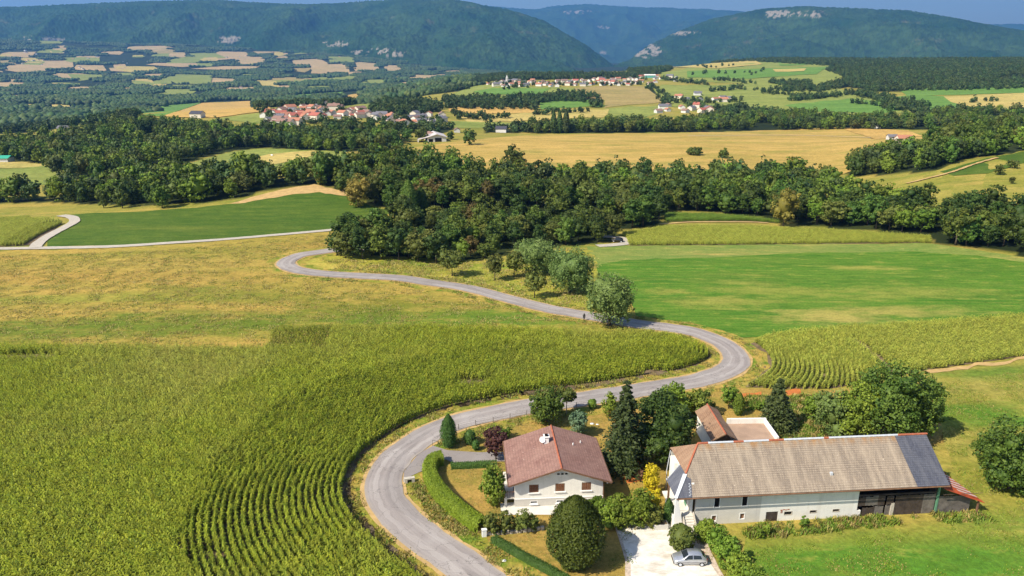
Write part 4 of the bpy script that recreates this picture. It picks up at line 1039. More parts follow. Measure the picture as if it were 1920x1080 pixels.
# the wooded valley floor and foothills far on the left
def far_valley():
    r = np.random.default_rng(77); X = []; Y = []
    for D0, D1, sp in ((1450, 2600, 34), (2600, 4300, 42), (4300, 6300, 50)):
        n = int(.5 * math.radians(46) * (D1 ** 2 - D0 ** 2) / (sp * sp) * 1.5)
        D = np.sqrt(r.uniform(D0 ** 2, D1 ** 2, n)); az = np.radians(r.uniform(-44, 2, n)); X.append(D * np.sin(az)); Y.append(D * np.cos(az))
    x = np.concatenate(X); y = np.concatenate(Y); k = np.ones(len(x), bool)
    for p in field_world:
        c = p.mean(0)
        if np.hypot(*c) < 1300: continue
        k &= ~inpoly(x, y, p)
        d = (p - c); k &= ~inpoly(x, y, c + d * 1.06)
    az = np.arctan2(x, y); D = np.hypot(x, y)
    k &= ~((az > math.radians(-3)) & (D < 2500))
    dens = np.where(D > 3600, .46, .34); k &= fbm(x / 260, y / 260, 3) > dens * .9
    x, y = x[k], y[k]
    scatter('valley_woods', np.column_stack([x, y, Hgt(x, y) - 1]), PC_FC, None, sc_rand(len(x), .8, 1.2), 'wooded valley floor and foothills below the long mountain', 'woods')
far_valley()

# ================================================================== BUILDINGS
def PZ(px, py, z):
    u = (px - 960) / F; v = (540 - py) / F
    d = Vector((u, TC + v * TS, -TS + v * TC)); t = (z - CH) / d.z
    return Vector((0, 0, CH)) + d * t
def tile_mat(name, cols, bw, bh, mortar, streak=.0, lichen=None, speck=None, rough=.85):
    m, nt, b = new_mat(name)
    uv = N(nt, 'ShaderNodeUVMap').outputs[0]
    br = N(nt, 'ShaderNodeTexBrick'); nt.links.new(uv, br.inputs['Vector'])
    br.inputs['Scale'].default_value = 1; br.inputs['Brick Width'].default_value = bw; br.inputs['Row Height'].default_value = bh
    br.inputs['Mortar Size'].default_value = .022; br.inputs['Mortar Smooth'].default_value = .6
    br.inputs['Color1'].default_value = (*cols[0], 1); br.inputs['Color2'].default_value = (*cols[1], 1); br.inputs['Mortar'].default_value = (*mortar, 1)
    c = br.outputs[0]
    c = mixc(nt, ramp(nt, noise(nt, pos_node(nt, (1, 1, 1), 0, uv), .35, 5), .35, .7), c, mixc(nt, .45, c, cols[2]))
    if streak:
        c = mixc(nt, ramp(nt, noise(nt, pos_node(nt, (1.1, .14, 1), 0, uv), 1.0, 6, .7), .42, .66), c, mixc(nt, streak, c, cols[3]))
    if lichen:
        sx = N(nt, 'ShaderNodeSeparateXYZ'); nt.links.new(uv, sx.inputs[0])
        g = ramp(nt, sx.outputs[1], lichen[1] - 1.3, lichen[1]); ml = N(nt, 'ShaderNodeMath', operation='MULTIPLY')
        nt.links.new(g, ml.inputs[0]); nt.links.new(ramp(nt, noise(nt, pos_node(nt, (1.2, .5, 1), 0, uv), 1.0, 5, .7), .42, .62), ml.inputs[1])
        c = mixc(nt, ml.outputs[0], c, lichen[0])
    if speck:
        c = mixc(nt, ramp(nt, noise(nt, pos_node(nt, (1, 1, 1), 0, uv), 2.6, 2), .71, .75), c, speck)
    nt.links.new(c, b.inputs['Base Color']); b.inputs['Roughness'].default_value = rough
    bump(nt, b, br.outputs['Fac'], -.5, .03)
    return m
M['tile_red'] = tile_mat('red_roof_tile', (L(150, 114, 102), L(130, 96, 88), L(168, 136, 122)), .30, .36, L(84, 60, 54), speck=L(200, 180, 165))
M['tile_old'] = tile_mat('weathered_tile', (L(158, 143, 126), L(142, 128, 113), L(120, 110, 99), L(202, 184, 160)), .22, .28, L(96, 84, 74), .42, (L(156, 114, 66), 6.9), L(206, 190, 172))
M['tile_brown'] = tile_mat('brown_tile', (L(148, 116, 92), L(126, 98, 78), L(164, 134, 110), L(170, 142, 116)), .22, .28, L(86, 64, 50), .5)
M['slate'] = tile_mat('slate', (L(88, 90, 102), L(72, 74, 86), L(104, 106, 114), L(126, 126, 130)), .25, .25, L(52, 54, 62), .4, rough=.6)
def plaster_mat(name, col, dirt):
    m, nt, b = new_mat(name)
    c = mixc(nt, ramp(nt, noise(nt, pos_node(nt), .5, 5, .65), .35, .7), col, tuple(k * .88 for k in col))
    c = mixc(nt, ramp(nt, noise(nt, pos_node(nt, (1, 1, .10)), 1.6, 5, .7), .52, .70), c, mixc(nt, .32, c, dirt))
    c = mixc(nt, ramp(nt, noise(nt, pos_node(nt), 1.1, 5, .75), .60, .68), c, mixc(nt, .30, c, dirt))
    nt.links.new(c, b.inputs['Base Color']); b.inputs['Roughness'].default_value = .92; b.inputs['Specular IOR Level'].default_value = .1
    return m
M['plaster'] = plaster_mat('white_plaster', (.86, .83, .76), (.52, .46, .38))
M['plaster_grey'] = plaster_mat('grey_plaster', (.66, .63, .57), (.34, .31, .27))
M['plinth'] = plain('plinth_plaster', (.56, .53, .48), .9, .06, 1.0, spec=.1)
M['white'] = plain('white_paint', (.80, .79, .76), .6, .03)
M['shutter'] = plain('brown_shutter', L(122, 68, 44), .7, .2, 6)
M['glass'] = plain('window_glass', (.02, .025, .03), .08, .1, 1, spec=.5)
M['dark'] = plain('dark_interior', (.015, .013, .012), .9, .2, 1, spec=.05)
M['wood_dark'] = plain('old_boards', (.075, .058, .046), .9, .4, 1.3, spec=.1, bumpst=.3)
M['wood_grey'] = plain('grey_boards', (.16, .14, .12), .9, .35, 1.3, spec=.1, bumpst=.3)
M['wood_brown'] = plain('brown_boards', (.20, .11, .065), .85, .3, 1.5, spec=.1)
M['rust'] = plain('rusty_sheet', L(186, 84, 46), .75, .25, 1.0)
M['sheet_pale'] = plain('pale_sheet', L(208, 184, 172), .6, .12, 1.2)
M['ridge_red'] = plain('ridge_tile', L(170, 100, 74), .85, .2, 2.0)
M['ridge_grey'] = plain('ridge_zinc', L(196, 200, 206), .5, .08, 2.0)
M['metal'] = plain('dark_metal', (.05, .045, .04), .5, .1, 2)
M['stone'] = plain('pale_stone', (.50, .45, .37), .95, .2, 2.5, bumpst=.4)
M['green_paint'] = plain('green_paint', L(96, 140, 112), .6, .1, 2)
M['brick'] = plain('bare_brick', L(160, 100, 72), .9, .25, 4)

def wall_holes(u0, u1, z0, z1, t, holes):
    """upright wall in the x/z plane, outer face at y=0, thickness t, with rectangular openings (u0,u1,z0,z1)"""
    mb = MB(); us = sorted({u0, u1, *[h[0] for h in holes], *[h[1] for h in holes]}); zs = sorted({z0, z1, *[h[2] for h in holes], *[h[3] for h in holes]})
    for i in range(len(us) - 1):
        for j in range(len(zs) - 1):
            a, b, c, d = us[i], us[i + 1], zs[j], zs[j + 1]; mu, mz = (a + b) / 2, (c + d) / 2
            if any(h[0] < mu < h[1] and h[2] < mz < h[3] for h in holes): continue
            mb.add([(a, 0, c), (b, 0, c), (b, 0, d), (a, 0, d)], [(0, 1, 2, 3)]); mb.add([(a, t, c), (b, t, c), (b, t, d), (a, t, d)], [(3, 2, 1, 0)])
    for a, b, c, d in holes + [(u0, u1, z0, z1)]:
        mb.add([(a, 0, c), (b, 0, c), (b, 0, d), (a, 0, d), (a, t, c), (b, t, c), (b, t, d), (a, t, d)], [(0, 1, 5, 4), (1, 2, 6, 5), (2, 3, 7, 6), (3, 0, 4, 7)])
    return mb
def raw_build(mb, name, mat, parent):
    me = bpy.data.meshes.new(name); me.from_pydata(mb.v, [], mb.f); me.update(); me.materials.append(mat)
    return obj(name, me, parent)
def roof_slope(name, A, B, C, D, n, mat, parent, thick=.12, lift=.035):
    """tiled slope A,B along the eave, D,C along the top; courses overlap like real tiles"""
    A, B, C, D = map(Vector, (A, B, C, D)); nr = (B - A).cross(D - A).normalized()
    if nr.z < 0: nr = -nr
    V = []; Fs = []; UV = []
    ex = (B - A).normalized(); 
    def uvp(p): 
        d = p - A; u = d.dot(ex); return (u, (d - ex * u).length)
    for i in range(n):
        t0, t1 = i / n, min(1, (i + 1.12) / n)
        p = [A.lerp(D, t0) + nr * lift, B.lerp(C, t0) + nr * lift, B.lerp(C, t1) + nr * .004, A.lerp(D, t1) + nr * .004, A.lerp(D, t0), B.lerp(C, t0)]
        b = len(V); V += p; UV += [uvp(q) for q in p]; Fs += [(b, b + 1, b + 2, b + 3), (b + 4, b + 5, b + 1, b)]
    b = len(V); q = [A, B, C, D]; V += [x for x in q] + [x - nr * thick for x in q]; UV += [uvp(x) for x in q] * 2
    Fs += [(b + 7, b + 6, b + 5, b + 4), (b, b + 4, b + 5, b + 1), (b + 1, b + 5, b + 6, b + 2), (b + 2, b + 6, b + 7, b + 3), (b + 3, b + 7, b + 4, b)]
    me = mesh_np(name, np.array([tuple(v) for v in V]), Fs, mat, uv=np.array(UV))
    return obj(name, me, parent)
def window(parent, x, z, w, h, y=0.0, frame=None, pane=None, proud=.02, depth=.14, fw=.1, sill=True, surround=None):
    """frame set in an opening of a wall whose outer face is y; pane behind it"""
    f = MB()
    for a in ((x - w / 2, x - w / 2 + fw, z, z + h), (x + w / 2 - fw, x + w / 2, z, z + h), (x - w / 2 + fw, x + w / 2 - fw, z, z + fw), (x - w / 2 + fw, x + w / 2 - fw, z + h - fw, z + h)):
        f.box(a[0], a[1], y - proud, y + depth, a[2], a[3])
    wo = f.build('window', frame or M['white'], parent)
    MB().box(x - w / 2 + fw, x + w / 2 - fw, y + depth * .6, y + depth * .8, z + fw, z + h - fw).build('pane', pane or M['glass'], wo)
    if sill: MB().box(x - w / 2 - .1, x + w / 2 + .1, y - .16, y - proud - .003, z - .1, z).build('sill', M['white'], wo)
    return wo

# ------------------------------------------------------------------ the white house
def white_house():
    R = empty('white_house', (.35, 79.75, 0), math.radians(4), 'white rendered house with brown-red tiled gable roof and brown shutters', 'house')
    WX, DY, ez, rz_, fy, by = 11.15, 9.6, 3.62, 5.80, -.85, 10.3
    lx, rx, mx = -.8, 12.05, 5.75
    wins = [(2.4, 2.0), (5.7, 2.03), (9.05, 2.05)]
    holes = [(x - .6, x + .6, z, z + 1.15) for x, z in wins]
    base_h = [(x - .48, x + .48, .42, .86) for x in (2.4, 5.7, 9.05)]
    raw_build(wall_holes(0, WX, 1.15, 3.55, .3, holes), 'wall', M['plaster'], R)
    p = wall_holes(-.04, WX + .04, -.2, 1.12, .34, base_h); p.v = [(a, b - .05, c) for a, b, c in p.v]
    raw_build(p, 'plinth', M['plinth'], R)
    MB().box(-.06, WX + .06, -.09, -.003, 1.121, 1.2).build('ledge', M['white'], R)
    MB().box(0, .3, .31, DY, -.2, 3.6).box(WX - .3, WX, .31, DY, -.2, 3.6).box(.3, WX - .3, DY - .3, DY, -.2, 3.55).build('wall', M['plaster'], R)
    for y0 in (0, DY - .3):
        MB().prism([(0, 3.551), (WX, 3.551), (WX, 3.66), (mx, 5.62), (0, 3.66)], 'y', y0 + .002, y0 + .29).build('gable', M['plaster'], R)
    for x, z in wins:
        for s in (-1, 1):
            sh = MB().box(x + (s - 1) * .29 + .01, x + (s + 1) * .29 - .01, .05, .09, z + .02, z + 1.13).build('shutter', M['shutter'], R)
            for k in range(2):
                cx = x + s * .29 + (k - .5) * .27
                for j in range(4): MB().box(cx - .1, cx + .1, .03, .048, z + .08 + j * .27, z + .29 + j * .27).build('shutter_panel', M['wood_brown'], sh)
        MB().box(x - .72, x + .72, -.16, .05, z - .1, z - .003).build('sill', M['white'], R)
    for x in (2.4, 5.7, 9.05): window(R, x, .42, .96, .44, -.05, fw=.08)
    for k, x in enumerate((5.35, 5.85, 6.35)): window(R, x + .1, 4.38, .42, .36, -.03, M['white'], proud=.03, depth=.03, fw=.05, sill=False)
    s = (rz_ - ez) / (mx - lx)
    roof_slope('roof', (lx, by, ez), (lx, fy, ez), (mx, fy, rz_), (mx, by, rz_), 19, M['tile_red'], R)
    roof_slope('roof', (rx, fy, ez + .05), (rx, by, ez + .05), (mx, by, rz_), (mx, fy, rz_), 19, M['tile_red'], R)
    rd = MB()
    for k in range(26):
        y = fy + (by - fy) * k / 26; rd.tube([(mx, y, rz_ + .02), (mx, y + .46, rz_ + .035)], [.13, .10], 6)
    rd.build('ridge_cap', M['ridge_red'], R)
    for sx, xe, n in ((-1, lx, 5), (1, rx, 5)):
        for k in range(1, n + 1):                                   # purlin ends under the verge
            t = (k - .4) / n; x = mx + (xe - mx) * t; z = rz_ + (ez - rz_) * t
            MB().box(x - .08, x + .08, fy + .06, .3, z - .34, z - .15).build('purlin', M['white'], R)
    for xe, x2 in ((lx, mx), (rx, mx)):
        MB().add([(xe, fy - .02, ez - .2), (x2, fy - .02, rz_ - .2), (x2, fy - .02, rz_ - .01), (xe, fy - .02, ez - .01), (xe, fy + .02, ez - .2), (x2, fy + .02, rz_ - .2), (x2, fy + .02, rz_ - .01), (xe, fy + .02, ez - .01)],
                 [(0, 1, 2, 3), (4, 7, 6, 5), (0, 4, 5, 1), (3, 2, 6, 7), (0, 3, 7, 4), (1, 5, 6, 2)]).build('verge_board', M['wood_brown'], R)
    for xe in (lx - .08, rx + .08): MB().tube([(xe, fy, ez - .06), (xe, by, ez - .06)], .08, 6).build('gutter', M['wood_brown'], R)
    MB().tube([(WX + .1, -.02, ez - .1), (WX + .1, -.06, 0)], .05, 6).build('downpipe', M['wood_brown'], R)
    ch = MB().box(4.35, 4.95, 6.0, 6.75, 4.9, 6.35).build('chimney', M['white'], R)
    MB().box(4.25, 5.05, 5.9, 6.85, 6.351, 6.43).build('chimney_cap', M['white'], ch)
    MB().box(4.45, 4.85, 6.15, 6.6, 6.431, 6.6).build('flue', M['dark'], ch)
    d = []
    for k in range(5):
        q = .42 * math.sin(k / 4 * 1.5); d.append([(q * math.cos(a), q * math.sin(a), .14 * (1 - math.cos(k / 4 * 1.5))) for a in np.linspace(0, 2 * math.pi, 13)[:-1]])
    dv = [p for ring in d for p in ring]; df = [(i * 12 + k, i * 12 + (k + 1) % 12, (i + 1) * 12 + (k + 1) % 12, (i + 1) * 12 + k) for i in range(4) for k in range(12)]
    dish = obj('satellite_dish', mesh_np('dish', dv, df, M['white'], True), ch, (4.12, 6.2, 6.0)); dish.rotation_euler = (math.radians(70), 0, math.radians(-25))
    for x, y in ((8.2, 6.2), (9.4, 7.4)): MB().tube([(x, y, rz_ - (x - mx) * s), (x, y, rz_ - (x - mx) * s + .3)], .09, 6).build('roof_vent', M['white'], R)
    # side balcony under the left eave
    bal = MB().box(-1.25, -.02, .3, 6.5, 1.0, 1.16).build('balcony', M['concrete'], R)
    rail = MB().box(-1.25, -.02, .3, .35, 2.0, 2.06).box(-1.25, -1.2, .35, 6.5, 2.0, 2.06)
    for k in range(5): rail.box(-1.22 + k * .3, -1.18 + k * .3, .31, .34, 1.16, 2.0)
    for k in range(26): rail.box(-1.235, -1.215, .5 + k * .24, .53 + k * .24, 1.16, 2.0)
    rail.build('balcony_railing', M['wood_brown'], bal)
    MB().box(-.012, -.002, .6, 1.3, .0, .95).build('cellar_door', M['dark'], R)
    MB().box(-.012, -.002, 1.2, 2.2, 1.17, 3.1).build('balcony_door', M['shutter'], R)
    MB().box(-1.28, -.98, .2, .5, -.1, .998).build('balcony_post', M['plaster'], R)
white_house()

# ------------------------------------------------------------------ the long barn
def barn():
    R = empty('long_barn', (19.3, 74.8, 0), math.radians(4.7), 'long farmhouse barn with weathered grey-brown tile roof and slate end', 'barn')
    LN, ez, rv, rz_, bv = 34.0, 4.55, 5.6, 8.45, 11.4
    sl_ = (rz_ - ez) / rv; bz = rz_ - (bv - rv) * sl_
    ua = 4.2
    def fr(u, v): return (u, v, ez + v * sl_)
    # main slope: a hipped left end, slate on the last four metres
    V_hip = ua
    roof_slope('roof', (ua, 0, ez), (29.9, 0, ez), (29.7, rv, rz_), (ua, rv, rz_), 22, M['tile_old'], R, .14)
    roof_slope('slate_roof', (29.9, 0, ez + .01), (LN, 0, ez + .01), (LN - .1, rv, rz_ + .01), (29.7, rv, rz_ + .01), 22, M['slate'], R, .14)
    # triangle of the front slope left of the apex: slate below, tile above
    hipz = lambda u: ez + u / ua * (rz_ - ez)
    def tri(name, pts, mat, t=.14):
        A = Vector(pts[0]); pts = [Vector(p) for p in pts]; nr = (pts[1] - A).cross(pts[2] - A).normalized()
        if nr.z < 0: nr = -nr
        ex = Vector((0, 0, 1)).cross(nr).normalized(); ey = nr.cross(ex); n = len(pts)
        Vv = pts + [p - nr * t for p in pts]; uvs = [((p - A).dot(ex), (p - A).dot(ey)) for p in pts] * 2
        Fs = [tuple(range(n)), tuple(range(2 * n - 1, n - 1, -1))] + [(i, n + i, n + (i + 1) % n, (i + 1) % n) for i in range(n)]
        return obj(name, mesh_np(name, np.array([tuple(v) for v in Vv]), Fs, mat, uv=np.array(uvs)), R)
    q = 3.0 / ua * 0 + .36
    hp = lambda t: (ua * t, rv * t, ez + (rz_ - ez) * t)
    tri('roof', [(2.0, 0, ez), (ua, 0, ez), (ua, rv, rz_), hp(.40), (2.35, rv * .40 * .85, ez + (rz_ - ez) * .34)], M['tile_old'])
    tri('slate_roof', [(0, 0, ez + .012), (2.0, 0, ez + .012), (2.35, rv * .34, ez + (rz_ - ez) * .34 + .012), (ua * .40, rv * .40, ez + (rz_ - ez) * .40 + .012)], M['slate'])
    # hip slope facing the yard: brown tile above, a slate skirt in front
    hb = rv + (rz_ - hipz(1.8)) / sl_
    tri('hip_roof', [hp(.43), hp(1.0), (1.8, hb, hipz(1.8)), (1.8, rv * .43, hipz(1.8))], M['tile_brown'])
    tri('slate_roof', [(0, 0, ez + .012), hp(.43), (1.8, 4.6, hipz(1.8) + .03), (0, 3.9, ez + .03)], M['slate'])
    tri('hip_roof', [hp(1.0), (ua, bv, bz), (2.6, bv, bz), (1.8, hb, hipz(1.8))], M['tile_brown'])
    roof_slope('back_roof', (LN - .1, bv, bz), (ua, bv, bz), (ua, rv, rz_), (LN - .1, rv, rz_), 10, M['tile_brown'], R, .14)
    # ridge and hip caps
    for k in range(46):
        u = ua + (LN - ua) * k / 46
        MB().tube([(u, rv, rz_ + .05), (u + .7, rv, rz_ + .07)], [.15, .12], 6).build('ridge_tile', M['ridge_red'] if k in (0, 1, 7, 8, 14, 15, 16, 25, 40, 41, 42, 43, 44, 45) else M['ridge_grey'], R)
    MB().tube([hp(1.0), hp(.44)], .13, 6).build('hip_cap', M['ridge_red'], R)
    MB().slab([Vector(hp(.42)) + Vector((-.22, .16, .07)), Vector(hp(-.01)) + Vector((-.12, .12, .07)), Vector(hp(-.01)) + Vector((.2, -.06, .09)), Vector(hp(.42)) + Vector((.2, -.06, .12))], .06).build('hip_flashing', M['ridge_grey'], R)
    for k in range(9):                                        # scalloped slate verge along the skirt
        t = k / 9; a = Vector((0, 3.9, ez + .03)).lerp(Vector((1.8, 4.6, hipz(1.8) + .03)), t + .03)
        MB().box(a.x - .06, a.x + .1, a.y - .05, a.y + .2, a.z - .02, a.z + .05).build('verge_slate', M['ridge_grey'], R)
    for k in range(9):
        z = .05 + k * .15; a = (1.75 + .10 * (k % 2) + .03 * k, z * 1.0 + .1, ez + (z + .1) * sl_ + .02)
        MB().box(a[0] - .09, a[0] + .09, a[1], a[1] + .12, a[2], a[2] + .05).build('verge_slate', M['ridge_grey'], R)
    MB().tube([(.1, -.1, ez - .08), (LN, -.1, ez - .08)], .085, 6).build('gutter', M['wood_brown'], R)
    MB().box(19.6, 19.9, 1.55, 1.85, ez + 1.3 * sl_, ez + 1.6 * sl_ + .35).build('roof_vent', M['ridge_grey'], R)
    # front wall: grey render on the left, white on the right
    def U(px): return (px - 1270) / 15.1 - .15
    hol = []
    for px, pz, w, h in ((1355, 2.25, .82, 2.2), (1407, 2.25, .82, 2.2), (1352, .35, .72, .95), (1405, .45, .72, .95)):
        hol.append((U(px) - w / 2, U(px) + w / 2, pz, pz + h))
    door = (U(1450), U(1473), 0, 1.35)
    sm = [(U(1484), U(1500), .75, 1.3), (U(1533), U(1547), .85, 1.3), (U(1577), U(1591), .85, 1.3)]
    wy = 1.0; top = ez + wy * sl_ - .2
    def shift(mb): mb.v = [(a, b + wy, c) for a, b, c in mb.v]; return mb
    raw_build(shift(wall_holes(2.9, 11.0, -.3, top, .45, hol)), 'wall', M['plaster_grey'], R)
    raw_build(shift(wall_holes(11.003, 23.3, -.3, top, .45, [door] + sm)), 'wall', M['plaster'], R)
    for h in hol:
        window(R, (h[0] + h[1]) / 2, h[2], h[1] - h[0], h[3] - h[2], wy, M['white'], M['dark'] if h[3] > 2 else M['wood_brown'], .03, .2, .09, False)
    for k in range(5): MB().box(door[0] + .05 + k * .29, door[0] + .32 + k * .29, wy + .06, wy + .1, -.1, 1.33).build('door_board', M['wood_dark'], R)
    for h in sm:
        wo = window(R, (h[0] + h[1]) / 2, h[2], h[1] - h[0], h[3] - h[2], wy, M['stone'], M['dark'], .02, .25, .05, False)
        for k in range(4): MB().box(h[0] + .14 + k * .2, h[0] + .18 + k * .2, wy + .03, wy + .06, h[2] + .05, h[3] - .05).build('bar', M['metal'], wo)
    for k, (x, z) in enumerate([(sm[0][0] - .5, 1.45), (sm[0][0] - .2, 1.5), (sm[0][0] + .1, 1.45), (sm[0][0] + .4, 1.5), (sm[0][0] - .45, 1.3), (sm[0][0] - .45, 1.1)]):
        MB().box(x, x + .26, wy - .02, wy + .1, z, z + .12).build('brick', M['brick'], R)
    # board end: open loft above, boards below
    u0, u1 = 23.303, 33.6
    rb = random.Random(3)
    MB().box(u0, u1, wy + 1.4, wy + 1.6, -.2, top + .5).build('back_wall', M['dark'], R)  # near-black sheet standing in for the unlit depth of the loft
    n = 44; w = (u1 - u0 - .4) / n
    for k in range(n):
        u = u0 + .1 + k * w; lo = -.2; hi = 2.75 + rb.uniform(-.06, .06)
        if 8 <= k < 14: hi = 2.9
        if k < 22 and rb.random() < .04: continue
        if k < 20: lo2 = 1.5 + rb.uniform(-.05, .05)
        else: lo2 = lo
        mat = M['wood_grey'] if (4 <= k < 11 or k > 36) else M['wood_dark']
        MB().box(u, u + w * .93, wy + rb.uniform(0, .03), wy + .06, lo2, hi).build('plank', mat, R)
        if k < 20 and not 1 <= k <= 2:
            MB().box(u, u + w * .93, wy + .1 + rb.uniform(0, .03), wy + .15, lo, 1.35 + rb.uniform(-.04, .04) - (.2 if k < 9 else 0)).build('plank', M['wood_grey'] if k > 9 else M['wood_dark'], R)
    MB().box(U(1690), U(1690) + .4, wy - .02, wy + .3, -.2, 1.7).build('pier', M['stone'], R)
    MB().box(u0 + .01, u0 + .5, wy - .012, wy + .2, -.2, .9).build('pier', M['plaster'], R)
    MB().box(u0, u1, wy + .16, wy + .36, 2.76, 2.96).build('beam', M['wood_dark'], R)
    MB().box(u1 - .16, u1 + .06, wy - .1, wy + .12, -.2, top).build('corner_post', M['green_paint'], R)
    MB().box(33.35, 33.6, wy + .2, 10.6, -.2, 4.6).prism([(wy + .2, 4.601), (10.6, 4.601), (rv, rz_ - .3)], 'x', 33.35, 33.6).build('gable_wall', M['wood_dark'], R)
    MB().box(2.6, 33.3, 10.3, 10.6, -.2, bz + .4).build('back_wall', M['plaster_grey'], R)
    # left end wall, porch and outside stair
    MB().box(2.3, 2.6, 1.3, 8.2, -.2, 5.6).build('end_wall', M['plaster'], R)
    MB().tube([(1.75, 8.4, 6.0), (1.5, 8.6, 3.0), (1.6, 8.6, 0)], .06, 6).build('downpipe', M['ridge_grey'], R)
    MB().box(1.7, 2.297, 6.3, 8.2, 0, 5.4).build('porch_wall', M['plaster'], R)
    MB().prism([(0.1, -.2), (1.25, -.2), (1.05, 1.4), (.8, 2.6), (.55, 3.6), (.5, 4.5), (.15, 4.5)], 'y', .35, .62).build('porch_buttress', M['white'], R)
    MB().box(.12, .32, .623, 4.2, -.2, 1.5).build('porch_parapet', M['plaster'], R)
    MB().box(.3, 2.297, 1.9, 6.2, 1.35, 1.55).build('porch_floor', M['concrete'], R)
    MB().box(2.25, 2.296, 2.6, 3.5, 1.56, 3.7).build('porch_door', M['green_paint'], R)
    MB().box(.25, .45, 3.7, 3.9, 1.5, 4.5).build('porch_post', M['wood_brown'], R)
    st = empty('stair', (0, 0, 0)); st.parent = R
    for k in range(8):
        z = 1.55 - k * .2; MB().box(1.35, 2.55, .98 - k * .27 - .26, .98 - k * .27, -.2, z - .02).build('step', M['concrete'], st)
    for x in (1.2, 2.56): MB().prism([(1.0, -.2), (1.0, 1.9), (-1.3, .35), (-1.3, -.2)], 'x', x, x + .14).build('stair_wall', M['stone'], st)
    MB().box(1.25, 2.7, 1.0, 1.85, -.2, 1.52).build('landing', M['concrete'], st)
    # lean-to with rusty sheets on the right
    lt = empty('lean_to', (0, 0, 0)); lt.parent = R
    def lz(u): return 3.95 - (u - 33.5) * .40
    nS = 9; vw = 7.4 / nS
    for k in range(nS):
        v0, v1 = .1 + k * vw, .1 + (k + 1) * vw + .06; ue = 39.2 - .16 * k
        def sheet(a, b, mat, dz=0):
            mb = MB(); m = 6; V = []; Fs = []
            for i in range(m + 1):
                v = v0 + (v1 - v0) * i / m; zz = .03 * (i % 2) + .012 * (k % 2) + dz
                V += [(a, v, lz(a) + zz), (b, v, lz(b) + zz), (a, v, lz(a) + zz - .02), (b, v, lz(b) + zz - .02)]
            for i in range(m):
                c = 4 * i; Fs += [(c, c + 1, c + 5, c + 4), (c + 2, c + 6, c + 7, c + 3)]
            mb.add(V, Fs).build('roof_sheet', mat, lt)
        cut = 36.2 - .1 * k
        sheet(33.6, cut + .1, M['rust'] if k < 6 or k % 2 else M['sheet_pale'], .02)
        mid = (v0 + v1) / 2
        sheet(cut, ue, M['rust'])
        if k > 0: MB().slab([(cut + .15, mid - .22, lz(cut + .15) + .06), (ue - .15, mid - .22, lz(ue - .15) + .06), (ue - .15, mid + .2, lz(ue - .15) + .06), (cut + .15, mid + .2, lz(cut + .15) + .06)], .015).build('roof_sheet', M['sheet_pale'], lt)
    for v in (.35, 3.6, 6.9): MB().box(38.5, 38.68, v, v + .18, -.2, lz(38.6) - .04).build('post', M['wood_brown'], lt)
    MB().box(33.7, 38.9, .3, .42, 3.0, 3.001).build('tie', M['wood_dark'], lt)
    for k in range(20):
        u = 33.72 + k * .21
        MB().box(u, u + .195, .95, 1.0, -.2, min(2.35, lz(u) - .12)).build('plank', M['wood_grey'], lt)
barn()

